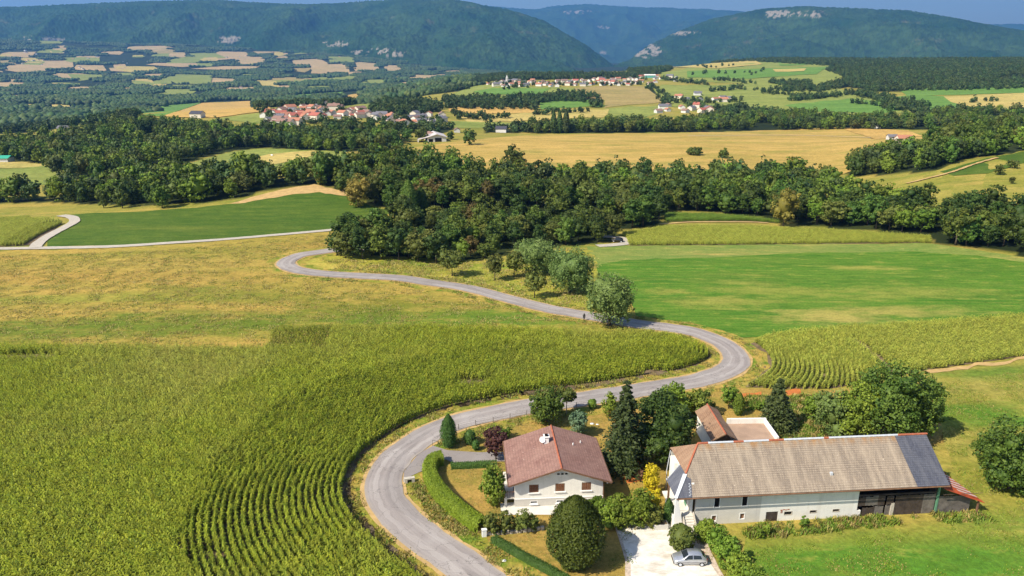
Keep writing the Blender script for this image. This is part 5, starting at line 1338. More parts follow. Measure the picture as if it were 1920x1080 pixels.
# ------------------------------------------------------------------ outbuildings behind the barn
def outbuildings():
    R = empty('gabled_shed', (0, 0, 0), 0, 'small shed with brown tiled gable roof behind the barn', 'shed')
    A, B = PZ(1326, 758, 4.6), PZ(1361, 814, 4.6)
    Al, Bl = PZ(1303, 771, 3.1), PZ(1334, 827, 3.1)
    Br = PZ(1381, 824, 3.3); Ar = Br + (A - B)
    roof_slope('roof', Bl, Al, A, B, 12, M['tile_brown'], R); roof_slope('roof', Ar, Br, B, A, 9, M['tile_brown'], R)
    for k in range(12):
        p = A.lerp(B, k / 12); q = A.lerp(B, (k + 1.05) / 12); MB().tube([p + Vector((0, 0, .03)), q + Vector((0, 0, .05))], [.12, .1], 6).build('ridge_tile', M['ridge_red'], R)
    ax = (B - A).normalized(); n = ax.cross(Vector((0, 0, 1))).normalized()
    cl = [Al.lerp(A, .1), Bl.lerp(B, .1), Br.lerp(B, .1), Ar.lerp(A, .1)]
    mb = MB()
    base = [Vector((p.x, p.y, 0)) for p in cl]
    c = sum(base, Vector()) / 4; base = [c + (p - c) * .92 for p in base]
    hh = 2.9
    mb.add([(p.x, p.y, -.2) for p in base] + [(p.x, p.y, hh) for p in base], [(0, 1, 5, 4), (1, 2, 6, 5), (2, 3, 7, 6), (3, 0, 4, 7), (4, 5, 6, 7)]).build('wall', M['plaster'], R)
    for a, b, ap in ((base[0], base[3], A), (base[1], base[2], B)):
        t = c + (Vector((ap.x, ap.y, 0)) - c) * .92
        d = (b - a).cross(Vector((0, 0, 1))).normalized() * .1
        MB().add([(a.x, a.y, hh), (b.x, b.y, hh), (t.x, t.y, 4.4), (a.x + d.x, a.y + d.y, hh), (b.x + d.x, b.y + d.y, hh), (t.x + d.x, t.y + d.y, 4.4)], [(0, 1, 2), (5, 4, 3), (0, 3, 4, 1), (1, 4, 5, 2), (2, 5, 3, 0)]).build('gable', M['wood_dark'], R)
    R2 = empty('flat_roofed_garage', (0, 0, 0), 0, 'flat roofed garage with pale parapet behind the barn ridge', 'garage')
    a, b, c_, d = PZ(1363, 795, 2.7), PZ(1432, 794, 2.7), PZ(1456, 828, 2.7), PZ(1378, 830, 2.7)
    def z(p, h): return (p.x, p.y, h)
    q = [a, b, c_, d]
    MB().add([z(p, -.2) for p in q] + [z(p, 2.7) for p in q], [(0, 1, 5, 4), (1, 2, 6, 5), (2, 3, 7, 6), (3, 0, 4, 7)]).build('wall', M['plaster_grey'], R2)
    MB().slab([z(p, 2.72) for p in q][::-1], .1).build('flat_roof', plain('roof_felt', L(164, 138, 118), .95, .15, .6), R2)
    ex = (b - a).normalized() * .3; ey = (b - c_).normalized() * .3
    MB().add([z(a, 2.6), z(b + ex, 2.6), z(b + ex + ey, 2.6), z(a + ey, 2.6), z(a, 3.5), z(b + ex, 3.5), z(b + ex + ey, 3.5), z(a + ey, 3.5)], [(0, 1, 5, 4), (1, 2, 6, 5), (2, 3, 7, 6), (3, 0, 4, 7), (4, 5, 6, 7)]).build('parapet', M['plaster'], R2)
    MB().add([z(b, 2.6), z(b + ex, 2.6), z(c_ + ex, 2.6), z(c_, 2.6), z(b, 3.4), z(b + ex, 3.4), z(c_ + ex, 3.4), z(c_, 3.4)], [(0, 1, 5, 4), (1, 2, 6, 5), (2, 3, 7, 6), (3, 0, 4, 7), (4, 5, 6, 7)]).build('parapet', M['white'], R2)
outbuildings()

# ------------------------------------------------------------------ far houses
WALLS = [plain('far_wall_a', (.76, .73, .68), .9, .05), plain('far_wall_b', (.70, .62, .52), .9, .05), plain('far_wall_c', (.62, .60, .57), .9, .05)]
ROOFS = {'orange': plain('far_roof_orange', L(176, 120, 96), .85, .12), 'brown': plain('far_roof_brown', L(142, 112, 100), .85, .12), 'grey': plain('far_roof_grey', L(112, 110, 116), .8, .12), 'red': plain('far_roof_red', L(170, 100, 86), .85, .1), 'dark': plain('far_roof_dark', L(72, 72, 82), .8, .1)}
def far_house_meshes(w, l, h, rise, wall, roof):
    wm = MB().prism([(-w / 2, -1), (w / 2, -1), (w / 2, h), (0, h + rise * .96), (-w / 2, h)], 'y', -l / 2, l / 2).mesh('far_wall', wall)
    e = .5; s = rise / (w / 2); rm = MB()
    for sx in (-1, 1):
        rm.slab([Vector((sx * (w / 2 + e), -l / 2 - e, h - e * s + .12)), Vector((sx * (w / 2 + e), l / 2 + e, h - e * s + .12)), Vector((0, l / 2 + e, h + rise + .12)), Vector((0, -l / 2 - e, h + rise + .12))][::sx], .16)
    return wm, rm.mesh('far_roof', ROOFS[roof])
HP = {}
for rc in ROOFS:
    for v, (w, l, h, rs) in enumerate([(7.5, 10, 3.6, 2.2), (8.5, 12, 4.4, 2.4), (6.5, 8, 3.0, 1.9)]):
        HP[rc, v] = far_house_meshes(w, l, h, rs, WALLS[v % 3], rc)
def far_house(px, py, rc, v, label, group=None, rz=None, s=1.0, name='village_house', cat='house'):
    p = P(px, py); wm, rm = HP[rc, v]
    o = obj(name, wm, None, p, rf2.uniform(0, 3.14) if rz is None else rz); o.scale = (s, s, s)
    tag(o, label, cat, group); r = obj('roof', rm, o)
    return o
rf2 = random.Random(21)
def village(poly, n, mind, colours, where, group, s=1.0):
    pts = []; xs = [p[0] for p in poly]; ys = [p[1] for p in poly]; tries = 0
    pa = [(float(a), float(b)) for a, b in poly]
    while len(pts) < n and tries < 6000:
        tries += 1; x, y = rf2.uniform(min(xs), max(xs)), rf2.uniform(min(ys), max(ys))
        if not inpoly(np.array([x]), np.array([y]), pa)[0]: continue
        if any(abs(x - a) < mind and abs(y - b) < mind * .35 for a, b in pts): continue
        pts.append((x, y))
    for x, y in pts:
        rc = rf2.choice(colours); v = rf2.randrange(3); wl = ('white', 'cream', 'grey')[v]
        far_house(x, y, rc, v, 'small %s house with %s roof in %s' % (wl, rc, where), group, None, s * rf2.uniform(.75, 1.1))
village([(490, 232), (500, 214), (545, 202), (600, 196), (650, 204), (690, 212), (700, 222), (600, 224), (545, 236)], 66, 7, ['orange', 'brown', 'red', 'grey', 'brown', 'orange'], 'the village beside the golden field', 'houses of the village beside the golden field', .95)
village([(690, 222), (760, 218), (830, 214), (832, 232), (770, 236), (700, 228)], 24, 8, ['brown', 'orange', 'grey', 'grey'], 'the hamlet above the pale farm', 'houses of the hamlet above the pale farm', .9)
village([(908, 162), (918, 154), (1000, 152), (1060, 152), (1120, 150), (1190, 150), (1195, 160), (1060, 163), (960, 164)], 62, 6, ['brown', 'grey', 'red', 'orange', 'brown'], 'the hilltop village under the mountain', 'houses of the hilltop village')
village([(1120, 158), (1130, 150), (1250, 142), (1300, 150), (1240, 160), (1180, 162)], 24, 8, ['red', 'grey', 'orange', 'brown'], 'the right end of the hilltop village', 'houses at the right end of the hilltop village')
village([(1215, 206), (1235, 200), (1310, 200), (1360, 204), (1355, 212), (1225, 212)], 12, 12, ['red', 'orange', 'grey', 'brown'], 'the hamlet above the wooded band', 'houses of the hamlet above the wooded band')
village([(1262, 182), (1290, 176), (1370, 186), (1365, 193), (1280, 188)], 9, 13, ['orange', 'grey', 'brown', 'grey'], 'the small cluster on the pasture above the hamlet', 'houses of the small pasture cluster')
village([(20, 92), (120, 88), (200, 112), (300, 112), (250, 122), (100, 140), (40, 125)], 26, 8, ['brown', 'grey', 'orange'], 'the foothills under the long mountain', 'houses scattered over the foothills', 1.3)
village([(380, 100), (600, 96), (700, 104), (690, 116), (560, 112), (400, 108)], 22, 8, ['brown', 'grey', 'orange'], 'the foothills under the long mountain', 'houses scattered over the foothills', 1.3)
village([(400, 158), (500, 162), (480, 170), (410, 168)], 8, 8, ['orange', 'grey', 'brown'], 'the valley floor between woods', 'houses of the valley floor', 1.2)
# single farms and houses
far_house(371, 221, 'dark', 1, 'dark roofed barn alone in the golden field', None, 1.4, 1.0, 'field_barn', 'barn')
far_house(620, 272, 'red', 1, 'red roofed house half hidden among dark trees', None, .5, .9)
far_house(940, 248, 'dark', 0, 'house with steep dark roof at the golden hill crest', None, 1.45, .95)
far_house(857, 248, 'brown', 2, 'small pinkish shed left of the steep dark roof', None, 0.1, .8, 'shed', 'shed')
far_house(1694, 268, 'orange', 1, 'orange roofed house among trees right of the golden hill', None, 1.5, .75)
far_house(1672, 262, 'grey', 2, 'grey roofed house beside the orange roofed one', None, 1.5, .8)
far_house(1642, 240, 'grey', 0, 'pale house behind the far end of the golden hill', None, 1.2, .9)
far_house(1510, 240, 'brown', 2, 'little brown house peeping over the golden hill crest', None, 1.2, .8)
far_house(705, 262, 'brown', 0, 'cream house with brown roof in the trees left of the pale farm', None, .7, .8)
far_house(728, 262, 'grey', 2, 'grey roofed outbuilding in the trees left of the pale farm', None, 1.2, .9)
far_house(120, 246, 'grey', 0, 'white house alone among valley trees', None, 1.5, .9)
def pale_farm():
    p = P(822, 266)
    R = empty('farm_hall', p, math.radians(12), 'long pale farm hall with grey sheet roof and open front', 'farm building')
    rs = plain('far_sheet_roof', L(206, 196, 192), .6, .08)
    MB().box(-8, 6, .0, 1, -1, 3.6).box(-8, -7, 1, 24, -1, 3.6).box(5, 6, 1, 24, -1, 3.6).build('wall', WALLS[2], R)
    MB().box(-2.5, 2.5, -.05, -.01, 0, 3.0).build('opening', M['dark'], R); MB().box(-7.2, -4, -.05, -.01, 0, 2.2).build('opening', M['dark'], R)  # near-black panels on the solid wall paint the shade inside open bays
    MB().prism([(-8, 3.601), (6, 3.601), (-1, 5.6)], 'y', .1, 1).build('gable', WALLS[2], R)
    MB().slab([(-9, -1, 3.4), (-1, -1, 5.8), (-1, 26, 5.8), (-9, 26, 3.4)], .2).build('roof', rs, R)
    MB().slab([(7, -1, 3.4), (7, 26, 3.4), (-1, 26, 5.8), (-1, -1, 5.8)], .2).build('roof', rs, R)
    MB().slab([(-15, 0, 2.0), (-9.05, 0, 3.3), (-9.05, 9, 3.3), (-15, 9, 2.0)], .15).build('side_roof', rs, R)
    MB().box(-15, -14.7, .2, 8.8, -1, 1.9).build('wall', WALLS[0], R)
    far_house(808, 262, 'brown', 1, 'white farmhouse with rusty roof beside the pale farm hall', None, .4, .9)
pale_farm()
def church():
    p = P(958, 158)
    R = empty('church', p, 1.9, 'white village church with pointed spire among roofs', 'church')
    R.scale = (.62, .62, .62)
    MB().box(-4, 4, -9, 9, -1, 7).build('nave', WALLS[0], R)
    MB().prism([(-4.6, 7), (4.6, 7), (0, 11.5)], 'y', -9.5, 9.5).build('roof', ROOFS['brown'], R)
    t = MB().box(-2.6, 2.6, 9.6, 14.8, -1, 17).build('tower', WALLS[0], R)
    MB().add([(-2.9, 9.3, 17), (2.9, 9.3, 17), (2.9, 15.1, 17), (-2.9, 15.1, 17), (0, 12.2, 27)], [(0, 1, 4), (1, 2, 4), (2, 3, 4), (3, 0, 4), (3, 2, 1, 0)]).build('spire', WALLS[2], t)
church()
def teal_shed():
    p = P(6, 303)
    R = empty('teal_shed', p, .1, 'low shed with teal roof beside the left tan field', 'shed')
    MB().box(-5, 5, -4, 4, -1, 2.6).build('wall', WALLS[0], R)
    m = plain('teal_sheet', L(64, 168, 138), .5, .06)
    MB().slab([(-5.6, -4.6, 2.5), (5.6, -4.6, 2.5), (5.6, 0, 4), (-5.6, 0, 4)], .15).slab([(5.6, 4.6, 2.5), (-5.6, 4.6, 2.5), (-5.6, 0, 4), (5.6, 0, 4)], .15).build('roof', m, R)
teal_shed()
def long_hall():
    p = P(1218, 146)
    R = empty('long_hall', p, .05, 'long teal and white hall at the right end of the village', 'hall')
    MB().box(-11, 11, -6, 6, -1, 5).build('wall', plain('teal_wall', L(110, 176, 160), .7, .05), R)
    MB().prism([(-6.6, 5.001), (6.6, 5.001), (0, 7.2)], 'x', -11.5, 11.5).build('roof', WALLS[0], R)
long_hall()

# ================================================================== GARDEN TREES AND SHRUBS
def fit(px, base, top, wpx, ybase=None):
    p = P(px, base); h = z_at(top, p.y) - p.z; w = wpx * depth(p) / F
    return p, h, w
def broad(name, px, base, top, wpx, leaf, label, seed, n=6500, size=.30, zb=.12, cat='tree', bark='bark', nl=8, part='crown'):
    p, h, w = fit(px, base, top, wpx)
    lob = broad_lobes(h, w * .94, seed, zb, nl)
    cm = crown_mesh(name + '_crown', lob, n, size, LEAF[leaf], seed)
    tm = trunk_mesh(name + '_trunk', h * .5, max(.05, h * .02), [(l[0] * .7, l[1] * .7, l[2]) for l in lob[1:6]], M[bark], seed)
    e = empty(name, p, 0, label, cat); obj('trunk' if cat == 'tree' else 'stem', tm, e); obj(part, cm, e)
    return e
def ball(name, px, base, top, wpx, leaf, label, seed, n=3000, size=.16, cat='bush', squash=None, z0=.0):
    """a clipped rounded bush or tree: closed smooth outline of small leaves"""
    p, h, w = fit(px, base, top, wpx)
    lob = [(0, 0, h * (.5 + z0 / 2), w / 2 * .95, w / 2 * .95, h * .5 * (1 - z0))]
    cm = crown_mesh(name + '_leaves', lob, n, size, LEAF[leaf], seed, clump=.13, per=12, core=.9)
    tm = trunk_mesh(name + '_stem', h * .6, max(.05, h * .03), [(w * .2, 0, h * .7), (-w * .2, w * .1, h * .7)], M['bark'], seed)
    e = empty(name, p, 0, label, cat); obj('stem' if cat != 'tree' else 'trunk', tm, e); obj('foliage' if cat != 'tree' else 'crown', cm, e)
    return e
def column(name, px, base, top, wpx, leaf, label, seed, n=3500, size=.2, cat='tree', bulge=.3):
    p, h, w = fit(px, base, top, wpx); cm, tm = column_meshes(h, w, seed, n, size, leaf, bulge=bulge)
    return plant_tree(name, p, cm, tm, label, cat)
def conifer(name, px, base, top, wpx, label, seed, n=6000, size=.42, tiers=15):
    p, h, w = fit(px, base, top, wpx); cm, tm = conifer_meshes(h, w, seed, n, size, 'conifer', tiers)
    return plant_tree(name, p, cm, tm, label, 'tree')

# willows and orchard trees by the road
def willow(px, base, top, wpx, label, seed):
    p, h, w = fit(px, base, top, wpx)
    lob = [(0, 0, h * .55, w * .44, w * .44, h * .42)] + [(w * .24 * math.cos(a), w * .24 * math.sin(a), h * z, w * .27, w * .27, h * .26) for a, z in ((0, .62), (1.3, .5), (2.5, .66), (3.7, .45), (5.0, .6), (5.7, .38))]
    cm = crown_mesh('willow_crown', lob, 9500, .34, LEAF['willow'], seed, clump=.24, per=18, droop=.5, core=.85)
    tm = trunk_mesh('willow_trunk', h * .4, h * .028, [(l[0], l[1], l[2]) for l in lob[1:]], M['bark'], seed)
    plant_tree('willow', p, cm, tm, label)
willow(1142, 611, 506, 92, 'round grey-green willow on the road edge, nearest of the three', 501)
willow(1068, 549, 457, 84, 'round grey-green willow in the meadow, middle of the three', 502)
willow(1003, 512, 443, 84, 'grey-green willow against the dark wood, farthest of the three', 503)
for px, b, t, w, lab, sd in ((848, 518, 468, 56, 'low spreading fruit tree at the wood edge', 511), (928, 526, 476, 40, 'small fruit tree standing beside the grey-green willows', 512), (964, 520, 474, 38, 'slender fruit tree just left of the far willow', 513), (1002, 559, 508, 46, 'small fruit tree alone on the meadow near the road', 514)):
    broad('fruit_tree', px, b, t, w, 'olive', lab, sd, 2600, .36, .3)
for px, b, t, w, lab, sd in ((230, 390, 352, 30, 'pale olive tree at the left wood edge, second of two', 521), (195, 390, 352, 26, 'pale olive tree at the left wood edge, first of two', 522), (304, 390, 345, 40, 'light green rounded tree in front of the left wood', 523), (1468, 425, 352, 60, 'yellow-green tree standing out of the right wood edge', 525), (966, 318, 272, 46, 'big dark lone tree rising before the golden hill', 526), (600, 346, 322, 18, 'rust tinged tree at the knoll top', 527)):
    broad('field_tree', px, b, t, w, {525: 'gold', 523: 'fresh', 527: 'gold'}.get(sd, 'olive' if sd < 524 else 'oak'), lab, sd, 2200, .6 if b > 380 else .8, .1)
broad('golden_tree', 672, 388, 328, 56, 'gold', 'yellow leaved tree at the left end of the dark wood', 531, 3000, .55, .05)
for px, b, t, w, lab, sd in ((768, 408, 336, 34, 'tall dark poplar column rising from the wood', 541), (790, 405, 350, 28, 'second dark poplar beside the tall one in the wood', 542)):
    column('poplar', px, b, t, w, 'oak', lab, sd, 3000, .5)
for k, (px, b, t, w) in enumerate(((1038, 250, 208, 12), (1049, 250, 206, 11), (1061, 250, 204, 13))):
    column('poplar', px, b, t, w, 'far', 'far slim poplar behind the golden crest, %s of three' % ('left', 'middle', 'right')[k], 550 + k, 900, 1.3)
for k, (px, b, t, w) in enumerate(((729, 190, 163, 7), (737, 189, 163, 7), (744, 188, 166, 6), (612, 246, 222, 14), (624, 246, 224, 13))):
    column('poplar', px, b, t, w, 'far', ('far slim poplar on the hedge line, first of three', 'far slim poplar on the hedge line, second of three', 'far slim poplar on the hedge line, third of three', 'dark poplar left of the pale farm, taller of two', 'dark poplar left of the pale farm, shorter of two')[k], 560 + k, 700, 1.6)
for k, (px, b, t, w) in enumerate(((1872, 328, 308, 22), (1898, 316, 298, 24), (1896, 345, 332, 11))):
    broad('slope_tree', px, b, t, w, 'olive', ('young round tree on the right slope, left one', 'young round tree on the right slope, upper one', 'smallest young tree on the right slope')[k], 570 + k, 1200, .5, .15)
for k, (px, b, t, w) in enumerate(((1300, 291, 276, 34), (1356, 297, 279, 22), (676, 272, 248, 34), (880, 272, 240, 32), (845, 262, 246, 16), (790, 265, 238, 30), (765, 266, 240, 28))):
    broad('hill_tree', px, b, t, w, 'oak', ('low green bushes on the golden hill', 'dark round tree on the golden hill', 'dark tree left of the pale farm', 'dark bushy tree right of the pale farm', 'small tree before the pale farm hall', 'brownish tree left of the farm hall', 'dark tree in the trees behind the farm')[k], 580 + k, 1300, .8, .05)

# the garden
column('cypress', 842, 838, 776, 29, 'hedgedark', 'clipped dark green cypress on the dry lawn by the road', 601, 5000, .17, bulge=.35)
ball('round_bush', 881, 833, 806, 25, 'hedgedark', 'larger clipped ball bush beside the cypress', 602, 2600, .13)
ball('round_bush', 892, 844, 825, 15, 'hedgedark', 'smaller clipped ball bush beside the cypress', 603, 1600, .12)
broad('plum_tree', 930, 862, 800, 50, 'purple', 'purple leaved tree at the left end of the white house', 604, 4200, .22, .18)
broad('shrub', 946, 822, 800, 30, 'fresh', 'small bright green shrub behind the purple tree', 605, 1200, .2, .05, 'shrub', part='foliage')
broad('shrub', 926, 946, 868, 50, 'fresh', 'leafy green bush beside the left wall of the white house', 606, 5200, .22, .02, 'shrub', nl=10, part='foliage')
p, h, w = fit(1077, 1055, 930, 100); cm, tm = column_meshes(h, w, 607, 15000, .26, 'oak', .03, .42, .07)
plant_tree('round_tree', p, cm, tm, 'big dense rounded tree in front of the white house')
broad('tree', 1026, 796, 724, 66, 'oak', 'dark green broad tree behind the white house by the road', 608, 6500, .28, .05)
broad('tree', 1062, 776, 724, 40, 'olive', 'thin pruned tree with pale trunk beside the road', 609, 1800, .28, .45, bark='bark_pale')
broad('shrub', 1083, 818, 770, 40, 'blue', 'blue-green shrub right behind the red roof', 610, 3200, .22, .02, 'shrub', part='foliage')
ball('round_bush', 1110, 766, 748, 19, 'fresh', 'little round bush on the lawn edge by the road', 611, 1200, .15)
conifer('spruce', 1168, 882, 706, 100, 'tall dark spruce rising between house and barn', 612, 9000, .42, 18)
broad('walnut_tree', 1240, 868, 742, 124, 'deep', 'large dark green tree between the spruce and the barn', 613, 14000, .32, .04, nl=12)
broad('tree', 1262, 782, 716, 70, 'fresh', 'light green tree behind the large dark one', 614, 5200, .3, .08)
broad('tree', 1312, 782, 730, 50, 'oak', 'dark green tree just left of the brown shed roof', 615, 3800, .3, .05)
broad('shrub', 1142, 782, 736, 34, 'fresh', 'yellow-green shrub on the left of the tall spruce', 616, 2200, .24, .04, 'shrub', part='foliage')
column('cypress', 1178, 892, 832, 27, 'conifer', 'dark narrow cypress at the foot of the spruce', 617, 3000, .2)
broad('golden_shrub', 1219, 930, 866, 33, 'yellow', 'bright yellow shrub between the garden and the barn', 618, 3800, .2, .0, 'shrub', part='foliage')
broad('golden_shrub', 1230, 968, 918, 24, 'yellow', 'lower bright yellow shrub nearest the barn porch', 619, 1900, .18, .0, 'shrub', part='foliage')
column('dwarf_conifer', 1252, 978, 934, 21, 'hedgedark', 'small dark conifer beside the barn porch', 620, 1800, .16)
for k, (px, b, t, w, lf) in enumerate(((1135, 985, 938, 52, 'fresh'), (1166, 984, 930, 56, 'fresh'), (1196, 986, 916, 54, 'fresh'), (1222, 986, 946, 42, 'olive'), (1118, 972, 930, 40, 'fresh'))):
    broad('shrub', px, b, t, w, lf, ('green shrub beside the big rounded tree', 'green shrub in the middle of the yard thicket', 'tallest green shrub of the yard thicket', 'olive shrub at the barn end of the yard thicket', 'green shrub at the house corner')[k], 630 + k, 3800, .22, .0, 'shrub', nl=9, part='foliage')
for k, (px, b, t, w) in enumerate(((922, 1000, 962, 34), (950, 998, 958, 36), (980, 996, 955, 40), (1000, 994, 966, 26))):
    broad('shrub', px, b, t, w, 'olive', ('loose olive shrub at the end of the clipped hedge', 'second loose olive shrub along the stone edging', 'tallest loose olive shrub before the terrace', 'last small olive shrub before the rounded tree')[k], 640 + k, 1700, .2, .0, 'shrub', part='foliage')
conifer('spruce', 1453, 806, 704, 74, 'broad dark conifer behind the flat garage', 650, 6500, .4, 12)
conifer('spruce', 1478, 806, 766, 36, 'low dark conifer at the foot of the broad one', 651, 2200, .34, 8)
broad('tree', 1366, 766, 722, 42, 'fresh', 'small light green tree behind the brown shed', 652, 2400, .27, .2)
column('young_tree', 1384, 778, 736, 20, 'fresh', 'narrow young tree behind the flat garage', 653, 1200, .24)
broad('walnut_tree', 1650, 828, 680, 130, 'oak', 'tallest of the big dark trees behind the barn ridge', 654, 15000, .34, .03, nl=12)
broad('walnut_tree', 1712, 820, 700, 92, 'oak', 'rightmost of the big dark trees behind the barn', 655, 9500, .34, .03, nl=10)
broad('ash_tree', 1600, 826, 715, 84, 'fresh', 'middle fresher green tree behind the barn', 656, 8000, .32, .03, nl=10)
broad('ash_tree', 1556, 820, 730, 70, 'willow', 'greyish leafy tree left of the big dark trees', 657, 5000, .30, .05)
broad('shrub', 1522, 790, 735, 40, 'fresh', 'tall bush between the conifer and the greyish tree', 658, 2400, .26, .02, 'shrub', part='foliage')
broad('walnut_tree', 1890, 916, 784, 138, 'oak', 'large tree cut off by the right edge of the picture', 659, 15000, .32, .0, nl=12)
ball('round_bush', 1277, 1028, 986, 52, 'olive', 'wide round bush at the edge of the gravel yard', 660, 3400, .2)
for k, (px, b, t, w) in enumerate(((1322, 1012, 974, 48), (1346, 1034, 990, 52), (1362, 1062, 1012, 52), (1384, 1092, 1040, 54), (1410, 1120, 1066, 54))):
    broad('shrub', px, b, t, w, 'fresh', ('dark green bush at the barn end of the yard hedge', 'second bush of the yard hedge', 'middle bush of the yard hedge behind the car', 'fourth bush of the yard hedge near the picture edge', 'last bush of the yard hedge cut by the frame')[k], 665 + k, 3600, .2, .0, 'shrub', nl=9, part='foliage')
for k, (px, b, t, w) in enumerate(((1338, 842, 800, 20), (1560, 860, 835, 40), (1425, 770, 752, 20), (1330, 772, 750, 26))):
    broad('shrub', px, b, t, w, 'fresh' if k else 'gold', ('yellow-green shrub at the brown shed corner', 'low bush behind the barn ridge', 'small bush in the dry garden', 'round bush left of the brown shed')[k], 675 + k, 1000, .2, .0, 'shrub', part='foliage')
for k, (px, b, t, w) in enumerate(((1436, 1002, 978, 18), (1507, 990, 968, 20), (1425, 1010, 992, 14))):
    broad('shrub', px, b, t, w, 'fresh', ('green weed bush before the barn door', 'green weed bush under the barred windows', 'lowest weed bush before the barn')[k], 680 + k, 700, .2, .0, 'shrub', part='foliage')

# hedges
def hedge(name, pxs, w, h, leaf, label, seed, n=220, size=.15, fuzz=.06):
    l = resample(world_line(pxs), .25); nn = normals2(l); r = np.random.default_rng(seed); m = int(len(l) * .25 * n)
    i = r.integers(0, len(l), m); a = r.uniform(-.15, math.pi + .15, m)
    ca = np.sign(np.cos(a)) * np.abs(np.cos(a)) ** .5; sa = np.sign(np.sin(a)) * np.abs(np.sin(a)) ** .45
    hh = h * (.92 + .16 * fbm(i * .06 + seed, i * 0. + .5, 2)); ww = w * (.9 + .2 * fbm(i * .05 + seed + 40, i * 0. + .5, 2))
    x = l[i, 0] + nn[i, 0] * ca * ww / 2; y = l[i, 1] + nn[i, 1] * ca * ww / 2
    pos = np.column_stack([x, y, Hgt(x, y) + np.maximum(.02, sa * hh)]) + r.normal(0, fuzz, (m, 3))
    nrm = np.column_stack([nn[i, 0] * np.cos(a), nn[i, 1] * np.cos(a), np.sin(a)]) + r.normal(0, .45, (m, 3)); nrm /= np.linalg.norm(nrm, axis=1)[:, None]
    V, Fq, T = leaf_quads(pos, nrm, size, r, .7, np.clip(.3 + .5 * fbm(x * 1.5, y * 1.5, 2) + r.normal(0, .15, m), 0, 1))
    lc = l[::4]; nc = nn[::4]; cs = [(-.46, 0), (-.45, .72), (-.3, .93), (.3, .93), (.45, .72), (.46, 0)]
    CV = np.concatenate([np.column_stack([lc + nc * (c[0] * w), Hgt(lc[:, 0], lc[:, 1]) + c[1] * h]) for c in cs]); k = len(lc); ci = np.arange(len(CV)).reshape(len(cs), k)
    cf = np.stack([ci[:-1, :-1], ci[:-1, 1:], ci[1:, 1:], ci[1:, :-1]], -1).reshape(-1, 4)
    e = empty(name, (0, 0, 0), 0, label, 'hedge')
    obj('foliage', mesh_np(name, np.concatenate([V, CV]), np.concatenate([Fq, cf + len(V)]), LEAF[leaf], False, np.concatenate([T, np.full(len(CV), .3)])), e)
    st = MB()
    for k in range(2, len(l) - 2, 8): st.tube([(l[k, 0], l[k, 1], Hgt(l[k, 0], l[k, 1]) - .1), (l[k, 0], l[k, 1], Hgt(l[k, 0], l[k, 1]) + h * .6)], .04, 5)
    st.build('stems', M['bark'], e)
hedge('clipped_hedge', [(829, 868), (814, 872), (806, 890), (812, 912), (830, 938), (868, 972), (905, 998)], 1.9, 1.75, 'hedge', 'tall clipped bright green hedge curving round the lawn', 701, 700, .15)
hedge('low_hedge', [(846, 878), (890, 876), (930, 874)], .9, .75, 'hedgedark', 'low straight hedge along the driveway', 702, 300, .15)
hedge('low_hedge', [(926, 1016), (950, 1030), (985, 1050), (1030, 1074), (1075, 1100)], .95, .8, 'hedgedark', 'low dark hedge along the road bank below the house', 703, 300, .15)

# weeds and long grass
def tuft(name, seed, n, h, mat, spread=.3):
    r = np.random.default_rng(seed); V = []; Fq = []; T = []
    for k in range(n):
        a = r.uniform(0, 6.28); b = np.array([r.normal(0, spread), r.normal(0, spread), 0]); d = np.array([math.cos(a), math.sin(a), 0]); s = np.array([-d[1], d[0], 0]); hh = h * r.uniform(.5, 1.1); w = .05 + .03 * h
        i = len(V); t = np.clip(r.normal(.5, .25), 0, 1)
        V += [b - s * w, b + s * w, b + d * hh * .3 + [0, 0, hh * .7] + s * w * .8, b + d * hh * .3 + [0, 0, hh * .7] - s * w * .8, b + d * hh * .6 + [0, 0, hh]]
        Fq += [[i, i + 1, i + 2], [i, i + 2, i + 3], [i + 3, i + 2, i + 4]]; T += [t] * 5
    return mesh_np(name, np.array(V), np.array(Fq), mat, False, np.array(T))
PC_W = proto_collection('weed_tuft', [tuft('weed_tuft', 800 + i, 26, .7, LEAF['weed'] if i % 2 else LEAF['fresh'], .35) for i in range(5)])
PC_G = proto_collection('grass_tuft', [tuft('grass_tuft', 820 + i, 18, .26, LEAF['weed'] if i % 3 else LEAF['fresh'], .3) for i in range(6)])
def strew(name, pp, n, pc, label, lo=.6, hi=1.3, clump=.44):
    w = poly_world(pp, 12); x = rng.uniform(w[:, 0].min(), w[:, 0].max(), n * 3); y = rng.uniform(w[:, 1].min(), w[:, 1].max(), n * 3)
    k = inpoly(x, y, w) & (fbm(x / 3, y / 3, 3) > clump); x, y = x[k][:n], y[k][:n]
    scatter(name, np.column_stack([x, y, Hgt(x, y)]), pc, None, sc_rand(len(x), lo, hi), label, 'weeds')
strew('weeds', [(1390, 1002), (1420, 985), (1520, 976), (1640, 968), (1760, 964), (1850, 962), (1862, 975), (1760, 982), (1640, 990), (1520, 1000), (1420, 1012)], 420, PC_W, 'tall weeds growing along the foot of the barn wall', .3, .85)
def verge_grass():
    l = resample(road_l, .5); n = normals2(l); m = 3800; i = rng.integers(0, len(l), m); sg = np.where(rng.random(m) > .5, 1, -1); o = sg * rng.uniform(2.9, 5.4, m)
    x = l[i, 0] + n[i, 0] * o; y = l[i, 1] + n[i, 1] * o
    k = (fbm(x / 2.5, y / 2.5, 3) > .45) & (np.hypot(x, y) < 190)
    k &= ~((x > -22) & (x < -8) & (y > 86) & (y < 100) & (sg * o * 0 + dist_line(x, y, resample(world_line([(765, 890), (800, 858), (850, 858)]), 1.0)) < 3.2))
    x, y = x[k], y[k]
    scatter('verge_grass', np.column_stack([x, y, Hgt(x, y)]), PC_G, None, sc_rand(len(x), .6, 1.3), 'tufty grass on the verges of the winding road', 'grass')
